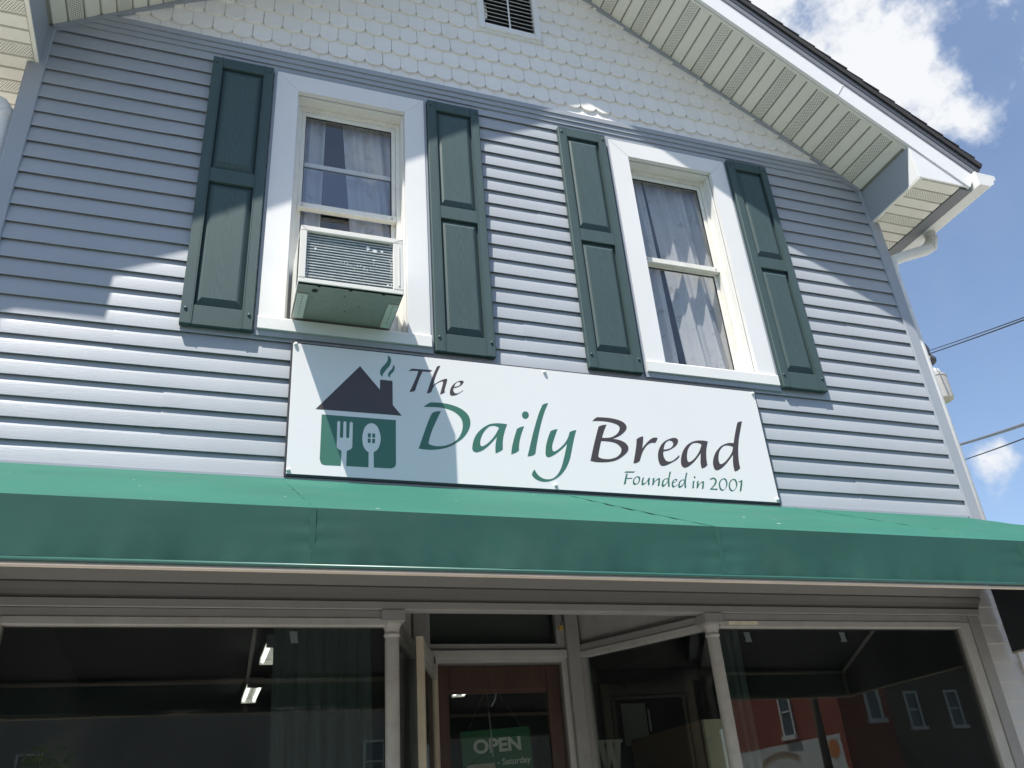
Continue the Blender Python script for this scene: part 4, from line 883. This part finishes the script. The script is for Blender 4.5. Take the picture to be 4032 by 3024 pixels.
def sheet(name, m, x0, x1, y, z0, z1, amp, waves, par=None, tilt=0.0, ph=0.0, nx=70, gather=0.0, thick=False):
    vs_ = []; fs = []; nz = 24
    for j in range(nz+1):
        for i in range(nx+1):
            u, v = i/nx, j/nz
            xa = x0+(x1-x0)*u + tilt*(1-v)*(1.0)
            if gather: xa += gather*math.sin(math.pi*v)*(u-0.5)
            yy = y+amp*(0.55+0.45*(1-v))*math.sin(2*math.pi*waves*u+ph+0.7*math.sin(3*v+ph))+amp*0.35*math.sin(2*math.pi*waves*2.3*u+1.7*ph+2*v)
            vs_.append((xa, yy, z0+(z1-z0)*v))
    for j in range(nz):
        for i in range(nx): a = j*(nx+1)+i; fs.append((a,a+1,a+nx+2,a+nx+1))
    o = MB().add(vs_, fs).build(name, m, par, True); return o
tag(sheet('shop_curtain', 'dark_curtain', -1.345,-0.92,0.17,0.7,2.9,0.02,6,tilt=0.05), 'dark green curtain at the right end of the left shop window', 'curtain', 'dark shop curtains')
tag(sheet('shop_curtain', 'dark_curtain', 0.86,1.02,0.16,0.7,2.9,0.015,3,ph=1.0), 'dark green curtain behind the right entry column', 'curtain', 'dark shop curtains')
cb = empty('cabinet', (1.38,1.0,0.05)); tag(cb, 'brown cabinet with cream front edge behind the right display window', 'cabinet')
MB().box(-0.385,-0.36,-0.37,0.5,0,2.08).build('side_panel', 'cabinet_brown', cb); MB().box(-0.387,-0.20,-0.40,-0.375,0,2.078,bev=0.002).build('front_stile', 'cabinet_cream', cb)
MB().box(-0.36,-0.20,-0.37,0.5,2.05,2.078).build('top_panel', 'cabinet_brown', cb); MB().box(-0.22,-0.20,-0.37,0.5,0,2.05).build('side_panel', 'interior', cb)
pc = empty('wall_notice', (1.15,1.72,2.25)); tag(pc, 'small grey notice pinned up behind the display window', 'notice')
MB().box(-0.09,0.09,-0.004,0.0,-0.13,0.13).build('notice_sheet', 'far_grey', pc); MB().box(0.105,0.115,-0.006,0.0,-0.05,0.09).build('notice_cord', 'clip', pc)
# slab serif W standing in the display
wl = empty('display_letter', (0.672,1.15,1.937)); tag(wl, 'worn white slab serif letter W in the display window', 'letter')
Wp = [(-0.084,0.24),(-0.084,0.215),(-0.072,0.215),(-0.046,0.0),(-0.018,0.0),(0.0,0.09),(0.018,0.0),(0.046,0.0),(0.072,0.215),(0.084,0.215),(0.084,0.24),(0.030,0.24),(0.028,0.215),(0.032,0.215),(0.028,0.085),(0.018,0.215),(0.024,0.215),(0.024,0.24),(-0.026,0.24),(-0.026,0.215),(-0.018,0.215),(-0.028,0.085),(-0.032,0.215),(-0.030,0.215),(-0.030,0.24)]
MB().prism([(x*1.02, z*0.6875) for x, z in Wp], -0.008, 0.008).build('letter_body', 'letter_white', wl)
# OPEN sign hanging inside the door
op = empty('open_sign', (-0.118,0.835,1.974)); op.rotation_euler = (0,R(-2.6),0); tag(op, 'green OPEN sign hanging on strings inside the door glass', 'sign')
MB().box(-0.192,0.192,-0.002,0.002,-0.22,0.172,bev=0.001).build('sign_board', 'sign_green', op)
def text(body, size, x, z, m, nm, parent, y=-0.0035, sh=0.0, bold=0.0, w=None):
    c = bpy.data.curves.new(nm, 'FONT'); c.body = body; c.size = size; c.shear = sh; c.offset = bold
    to_ = bpy.data.objects.new(nm, c); COL.objects.link(to_); bpy.context.view_layer.update()
    me = bpy.data.meshes.new_from_object(to_.evaluated_get(bpy.context.evaluated_depsgraph_get())); bpy.data.objects.remove(to_); bpy.data.curves.remove(c)
    xs_ = [v.co.x for v in me.vertices]; sc = (w/(max(xs_)-min(xs_))) if w else 1.0; mn = min(xs_)
    for v in me.vertices: v.co = Vector((x+(v.co.x-mn)*sc, y, z+v.co.y))
    me.materials.clear(); me.materials.append(MATS[m]); return place(nm, me, parent)
text('OPEN', 0.090, -0.128, 0.062, 'sign_text', 'lettering', op, bold=0.0034, w=0.262)
text('- Saturday', 0.043, -0.006, -0.004, 'sign_text', 'lettering', op, bold=0.0008, w=0.185)
MB().box(-0.172,-0.02,-0.0042,-0.0022,-0.062,0.010).build('paper_patch', 'paper', op)
pm = MB()
for k in range(7): pm.tube([(-0.145+0.017*k,-0.0046,-0.027),(-0.140+0.017*k,-0.0046,-0.007+0.006*(k%2)),(-0.134+0.017*k,-0.0046,-0.026)], 0.0009, 4)
pm.build('patch_writing', 'ink_pencil', op)
for a, b in ((-0.15,-0.03),(0.15,0.02)): MB().tube([(a,0,0.17),(b,0,0.38)], 0.0015, 5).build('string', 'string', op)
bl = empty('pull_wand', (-0.155,0.845,2.33)); tag(bl, 'pale blind wand hanging in front of the OPEN sign', 'wand')
MB().tube([(0,0,0),(0.004,0,-0.10)], 0.0018, 6).build('wand_cord', 'string', bl, True); MB().tube([(0.004,0,-0.10),(0.006,-0.022,-0.32)], 0.0048, 8).build('wand_rod', 'clip', bl, True)
MB().tube([(0.05,0,0.0),(0.045,0,-0.03),(0.02,0,-0.07)], 0.005, 8).build('wand_hook', 'clip', bl, True)
for (x, z, rz, lb) in ((-1.265,2.452,0.10,'small clear hook stuck to the top of the left shop glass'),(0.985,2.452,-0.35,'small clear hook beside the right entry column at the glass top'),(1.575,2.452,-0.35,'small clear hook at the top middle of the right shop glass')):
    h_ = empty('window_clip', (x,0.032,z)); tag(h_, lb, 'hook', 'clips at the tops of the shop windows')
    MB().prism([(-0.019,0.015),(0.014,0.015),(0.016,-0.012),(0.020,-0.034),(-0.010,-0.034),(-0.014,-0.010)], 0.0, 0.004).build('clip_plate', 'clip', h_)
    MB().box(-0.008,0.012,0.0042,0.016,-0.030,-0.022).build('clip_hook', 'clip', h_)

# ------------------------------------------------------------------ curtains upstairs
tag(sheet('curtain', 'curtain', -1.345,-1.205,0.165,4.02,5.58,0.016,1.6,tilt=-0.02,ph=0.4), 'narrow white curtain on the left of the air conditioner window', 'curtain', 'printed bedroom curtains')
tag(sheet('curtain', 'curtain', -1.105,-0.78,0.165,4.02,5.58,0.020,2.6,tilt=0.12,ph=1.3), 'white curtain slanting to the right in the air conditioner window', 'curtain', 'printed bedroom curtains')
tag(sheet('curtain', 'curtain', 0.785,0.955,0.165,4.02,5.58,0.020,2.0,tilt=0.03,ph=2.1,gather=0.02), 'printed curtain left of the dark gap in the right window', 'curtain', 'printed bedroom curtains')
tag(sheet('curtain', 'curtain', 0.968,1.38,0.165,4.02,5.58,0.026,2.8,tilt=0.075,ph=0.2,gather=-0.02), 'wide printed curtain right of the dark gap in the right window', 'curtain', 'printed bedroom curtains')

# ------------------------------------------------------------------ window air conditioner
ac = empty('air_conditioner', (-1.10,-0.05,4.005)); tag(ac, 'cream window air conditioner jutting out over the sill', 'air conditioner')
def A(nm, m, x0,x1,y0,y1,z0,z1, bev=0.0, par=None): 
    return MB().box(x0+1.10,x1+1.10,y0+0.05,y1+0.05,z0-4.005,z1-4.005,bev=bev).build(nm, m, par or ac)
X0, X1, YF, YB, Z0, Z1 = -1.361, -0.856, -0.352, 0.22, 4.000, 4.338
A('left_side', 'ac_case', X0,X0+0.006,YF+0.022,YB,Z0+0.003,Z1-0.003); A('right_side', 'ac_case', X1-0.006,X1,YF+0.022,YB,Z0+0.003,Z1-0.003)
A('top', 'ac_case', X0+0.001,X1-0.001,YF+0.02,YB,Z1-0.005,Z1, bev=0.001)
bt = A('base_pan', 'ac_under', X0+0.001,X1-0.001,YF+0.004,YB,Z0,Z0+0.006)
for a, b in ((X0+0.008,X0+0.058),(X1-0.058,X1-0.008)):
    rl = A('base_rail', 'ac_case', a,b,YF+0.09,-0.048,Z0-0.010,Z0-0.0005, bev=0.002)
    hm = MB()
    for k in range(8): hm.tube([((a+b)/2+1.10,YF+0.05+0.105+0.022*k,Z0-4.005-0.0103),((a+b)/2+1.10,YF+0.05+0.105+0.022*k,Z0-4.005-0.0108)], 0.0032, 8)
    hm.build('rail_holes', 'ac_black', ac)
for x, y, r_ in ((X0+0.10,YF+0.02,0.008),(X0+0.25,YF+0.022,0.009),(X0+0.41,YF+0.022,0.008),(X0+0.085,YF+0.06,0.015),(X0+0.08,YF+0.12,0.003),(X0+0.23,YF+0.075,0.004),(X0+0.31,YF+0.15,0.004),(X0+0.25,YF+0.21,0.004)):
    MB().tube([(x+1.10,y+0.05,Z0-4.005-0.0004),(x+1.10,y+0.05,Z0-4.005-0.0010)], r_, 14).build('pan_hole', 'ac_black', ac)
fw = 0.031
A('frame_top', 'ac_case', X0,X1,YF,YF+0.022,Z1-fw,Z1, bev=0.003); A('frame_bottom', 'ac_case', X0,X1,YF,YF+0.022,Z0,Z0+0.026, bev=0.003)
A('frame_left', 'ac_case', X0,X0+fw,YF-0.0005,YF+0.021,Z0+0.0265,Z1-fw-0.0005, bev=0.002); A('frame_right', 'ac_case', X1-0.050,X1,YF-0.0005,YF+0.021,Z0+0.0265,Z1-fw-0.0005, bev=0.002)
A('frame_rib', 'ac_case', X1-0.026,X1-0.018,YF-0.004,YF-0.0008,Z0+0.045,Z1-0.055, bev=0.001)
for sx_, e in ((1,X0+fw),(-1,X1-0.050)):
    sm = MB().prism([(e+1.10-0.0008,Z1-4.005-fw),(e+1.10+0.0008,Z1-4.005-fw),((X0 if sx_ == 1 else X1)+1.10+0.0016,Z1-4.005-0.001),((X0 if sx_ == 1 else X1)+1.10,Z1-4.005-0.001)], YF+0.05-0.001, YF+0.05+0.001); sm.build('mitre_line', 'ac_under', ac)
coil = A('coil', 'ac_fin', X0+fw-0.002,X1-0.048,YF+0.020,YF+0.03,Z0+0.024,Z1-fw+0.002)
tb = MB()
for k in range(18):
    z = Z0+0.034+0.0163*k-4.005
    tb.tube([(X0+fw+1.10,YF+0.05+0.019,z),((X0+X1)/2+1.10,YF+0.05+0.019,z+0.0003*random.uniform(-1,1)),(X1-0.050+1.10,YF+0.05+0.019,z)], 0.0023, 6)
tag(tb.build('coil_tubes', 'ac_tube', coil), kind='stuff')
bf = MB()
for k in range(46):
    if k < 20: x = X0+fw+0.006+random.uniform(0,0.006); z = Z0+0.03+random.random()*0.28
    elif k < 34: x = X1-0.056-random.uniform(0,0.010); z = Z0+0.03+random.random()*0.28
    else: x = X0+0.20+0.016*(k-34); z = Z0+0.165+random.uniform(-0.05,0.012)
    hh = random.uniform(0.003,0.010); bf.box(x+1.10-0.0012,x+1.10+0.0012,YF+0.05+0.0158,YF+0.05+0.0192,z-4.005-hh,z-4.005+hh)
for x, z, w_, h_ in ((X0+0.33,Z0+0.262,0.010,0.014),(X0+0.365,Z0+0.250,0.013,0.010),(X0+0.40,Z0+0.255,0.008,0.007),(X0+0.36,Z0+0.195,0.009,0.005),(X0+0.075,Z0+0.215,0.006,0.008),(X0+0.43,Z0+0.055,0.006,0.006)):
    bf.prism([(x+1.10-w_,z-4.005),(x+1.10-w_*0.2,z-4.005-h_),(x+1.10+w_,z-4.005-h_*0.3),(x+1.10+w_*0.7,z-4.005+h_*0.7),(x+1.10-w_*0.5,z-4.005+h_)], YF+0.05+0.0160, YF+0.05+0.0185)
tag(bf.build('bent_fins', 'ac_tube', coil), kind='stuff')
lv = MB()
for k in range(22): 
    for (xa, xb) in ((X0-0.0008,X0+0.001),): lv.box(xa+1.10,xb+1.10,YF+0.05+0.03,YF+0.05+0.10,Z0-4.005+0.03+0.013*k,Z0-4.005+0.035+0.013*k)
tag(lv.build('side_louvres', 'ac_black', ac), kind='stuff')
A('accordion_panel', 'white_casing', -1.375,X0-0.001,0.085,0.095,4.01,4.40); A('accordion_panel', 'white_casing', X1+0.001,-0.775,0.085,0.095,4.01,4.40)

# ------------------------------------------------------------------ pole, transformer and wires beyond the corner
PX, PY = 16.72, 12.1
po = empty('utility_pole', (PX,PY,-0.1)); tag(po, 'wooden utility pole behind the right corner of the house', 'pole')
MB().tube([(0,0,0),(0,0,14.6)], [0.19,0.13], 14).build('pole_shaft', 'pole_wood', po, True); MB().box(-0.9,0.02,-0.055,0.055,13.9,14.01).build('cross_arm', 'pole_wood', po)
tf = empty('transformer', (17.17,12.0,11.50)); tag(tf, 'grey can transformer peeking past the right corner of the house', 'transformer')
MB().lathe([(0.22,0.0),(0.272,0.03),(0.28,0.10),(0.28,0.70),(0.295,0.71),(0.295,0.74),(0.28,0.75),(0.25,0.78),(0.02,0.80)], 0, 0, 28).build('tank', 'transformer', tf, False); smooth_angle(tf.children[0], 40)
MB().lathe([(0.05,0.79),(0.19,0.80),(0.16,0.86),(0.18,0.88),(0.13,0.95),(0.14,0.97),(0.05,1.04)], 0.03, 0, 18).build('bushing', 'porcelain', tf, True)
MB().box(-0.5,-0.3,-0.06,0.06,0.2,0.7).build('mount_bracket', 'galv', tf)
ct = empty('fuse_cutout', (17.12,12.0,12.62)); tag(ct, 'black fuse cutout above the transformer by the house corner', 'fuse box')
MB().prism([(0.02,0.72),(-0.06,0.72),(-0.12,0.1),(-0.02,0.05),(0.12,0.55)], -0.07, 0.07).build('cutout_body', 'iron', ct)
MB().lathe([(0.05,0.05),(0.13,0.12),(0.15,0.22),(0.09,0.32),(0.05,0.38)], 0.10, 0.0, 16).build('cutout_bell', 'iron', ct, True)
MB().box(-0.40,-0.05,-0.04,0.04,0.35,0.43).build('cutout_bracket', 'galv', ct)
CAM = Vector((-1.642,-3.75,1.6))
def wire(p, q, rad, m, lbl, ext=1.8):
    p = Vector(p); q = Vector(q); e = q+(q-p)*ext; pts = []
    for k in range(15):
        t = k/14; c = p.lerp(e, t); c.z -= 0.12*math.sin(math.pi*t); pts.append(c)
    tag(MB().tube(pts, rad, 6).build('overhead_wire', m, None, True), lbl, 'wire', 'overhead wires right of the house')
wire((17.224,12.0,13.119),(11.392,5.0,9.119),0.012,'cable','thin upper wire running right from the fuse cutout')
wire((17.22,12.0,13.02),(12.107,5.5,9.484),0.016,'cable','second thin wire running just below the upper wire')
wire((16.9,12.0,10.10),(11.74,6.0,7.563),0.034,'cable_grey','thick bundled grey cable below the transformer')
wire((16.9,12.0,9.66),(11.607,6.0,7.283),0.014,'cable','thin wire lowest of all crossing the small cloud')

# ------------------------------------------------------------------ across the street (seen in the shop glass)
def facade(nm, lbl, x0, x1, yf, depth, h, wm, wins, cat='building'):
    b = empty(nm, ((x0+x1)/2, yf, 0)); ox = (x0+x1)/2; tag(b, lbl, cat)
    MB().box(x0-ox,x1-ox,-depth,0,0,h).build('wall', wm, b)
    MB().box(x0-ox-0.15,x1-ox+0.15,-depth,0.18,h,h+0.35).build('cornice', 'far_grey', b)
    for (a, c, z0, z1) in wins:
        f_ = MB(); t = 0.09
        f_.box(a-ox-t,a-ox,0.001,0.07,z0-0.02,z1+t); f_.box(c-ox,c-ox+t,0.001,0.07,z0-0.02,z1+t); f_.box(a-ox,c-ox,0.001,0.07,z1,z1+t); f_.box(a-ox,c-ox,0.001,0.05,(z0+z1)/2-0.03,(z0+z1)/2+0.03)
        w_ = f_.build('window', 'far_trim', b)
        MB().box(a-ox,c-ox,0.001,0.012,z0,z1).build('pane', 'far_window', w_); MB().box(a-ox-0.14,c-ox+0.14,0.001,0.16,z0-0.14,z0-0.021).build('sill', 'far_trim', w_)
    return b, ox
bb = empty('brick_building', (20.8,-23.7,0)); tag(bb, 'red brick building with painted mural, mirrored in the right shop glass', 'building')
MB().box(0,2.3,-14,0,0,9.5).build('wall', 'brick', bb); MB().box(-0.15,2.35,-14,0.18,9.5,9.8).build('cornice', 'far_grey', bb)
def side_window(y0, y1, z0, z1):
    f_ = MB(); t = 0.10
    f_.box(-0.07,-0.001,y0-t,y0,z0,z1+t); f_.box(-0.07,-0.001,y1,y1+t,z0,z1+t); f_.box(-0.07,-0.001,y0,y1,z1,z1+t); f_.box(-0.05,-0.001,y0,y1,(z0+z1)/2-0.03,(z0+z1)/2+0.03)
    w_ = f_.build('window', 'far_trim', bb); MB().box(-0.012,-0.001,y0,y1,z0,z1).build('pane', 'far_window', w_); MB().box(-0.16,-0.001,y0-0.14,y1+0.14,z0-0.16,z0-0.001).build('sill', 'far_trim', w_)
side_window(-3.45,-2.85,4.62,6.35); side_window(-8.6,-8.0,4.62,6.35); side_window(-12.6,-12.0,4.62,6.35)
f_ = MB(); f_.box(1.22,1.32,0.001,0.07,4.75,6.1); f_.box(1.80,1.90,0.001,0.07,4.75,6.1); f_.box(1.32,1.80,0.001,0.07,6.0,6.1); f_.box(1.15,1.97,0.001,0.16,4.6,4.75)
w_ = f_.build('window', 'far_trim', bb); MB().box(1.32,1.80,0.001,0.012,4.75,6.0).build('pane', 'far_window', w_)
mu = MB().prism([(-13.9,0.4),(-0.05,0.4),(-0.12,2.9),(0.0-0.25,3.3),(-0.30,4.35),(-13.9,4.35)], -0.010, -0.002, 'x').build('mural', 'mural_white', bb)
pts = []
for k in range(36):
    rr_ = 0.40 if k % 2 else 0.26; pts.append((-0.78+rr_*math.cos(math.pi*k/18), 3.88+rr_*math.sin(math.pi*k/18)))
MB().prism(pts, -0.016, -0.011, 'x').build('painted_sun', 'mural_orange', mu)
bn = [(-5.4+2.5*k/12, 3.62+0.26*math.sin(math.pi*k/12)) for k in range(13)]
MB().prism(bn+[(x, z+0.26) for x, z in reversed(bn)], -0.015, -0.011, 'x').build('painted_ribbon', 'mural_tan', mu)
for k in range(15):
    y = -5.2+0.148*k; z = 3.67+0.26*math.sin(math.pi*(y+5.4)/2.5)
    MB().box(-0.0172,-0.0155,y,y+0.075,z+0.05,z+0.17).build('ribbon_mark', 'mural_line', mu)
facade('plain_building', 'dark plain building across the street mirrored in the shop glass', -18.0, 17.0, -38, 9, 10.0, 'far_grey', [(-12,-11.2,4.6,6.2),(-8,-7.2,4.6,6.2),(6,6.8,4.6,6.2)])
facade('grey_building', 'weathered building right of the mural mirrored in the right shop glass', 23.3, 38, -24.4, 9, 8.0, 'far_brown', [(24.6,25.1,4.5,5.7),(26.6,27.1,4.5,5.7)])
pl = empty('street_pole', (18.9,-22.6,0)); tag(pl, 'dark street pole standing before the mural', 'pole'); MB().tube([(0,0,0),(0,0,9)], [0.16,0.12], 10).build('pole_shaft', 'pole_wood', pl, True)
def tree(nm, lbl, loc, h, rad, nleaf, seed):
    rnd = random.Random(seed); t = empty(nm, loc); tag(t, lbl, 'tree', 'street trees')
    tk = MB(); tk.tube([(0,0,-0.1),(0.05,0.02,h*0.3),(-0.04,0.05,h*0.62)], [0.17,0.12,0.06], 10)
    cl = []
    for k in range(16):
        a = rnd.uniform(0,6.28); el = rnd.uniform(0.1,1.2); ln = rad*rnd.uniform(0.55,1.0); st_ = Vector((0,0.03,h*rnd.uniform(0.28,0.6)))
        e = st_+Vector((math.cos(a)*math.cos(el),math.sin(a)*math.cos(el),math.sin(el)))*ln; tk.tube([st_, st_.lerp(e,0.5)+Vector((0,0,0.08)), e], [0.05,0.03,0.012], 6); cl.append((e, rnd.uniform(0.35,0.62)))
        cl.append((st_.lerp(e,0.6), rnd.uniform(0.3,0.5)))
    tk.build('trunk', 'bark', t)
    lf = MB()
    for k in range(nleaf):
        c, cr = rnd.choice(cl); v = Vector((rnd.gauss(0,1),rnd.gauss(0,1),rnd.gauss(0,0.8))).normalized()*cr*rnd.random()**0.4; p = c+v
        a = Vector((rnd.gauss(0,1),rnd.gauss(0,1),rnd.gauss(0,0.5))).normalized(); b_ = a.cross(Vector((rnd.gauss(0,1),rnd.gauss(0,1),rnd.gauss(0,1)))).normalized(); s_ = rnd.uniform(0.05,0.09)
        lf.add([p-a*s_, p+b_*s_*0.45, p+a*s_, p-b_*s_*0.45], [(0,1,2,3)])
    lo = lf.build('crown', 'leaf', t)
tree('street_tree', 'leafy street tree mirrored at the lower left of the shop glass', (-3.7,-15.5,0.0), 4.3, 1.25, 9000, 3)
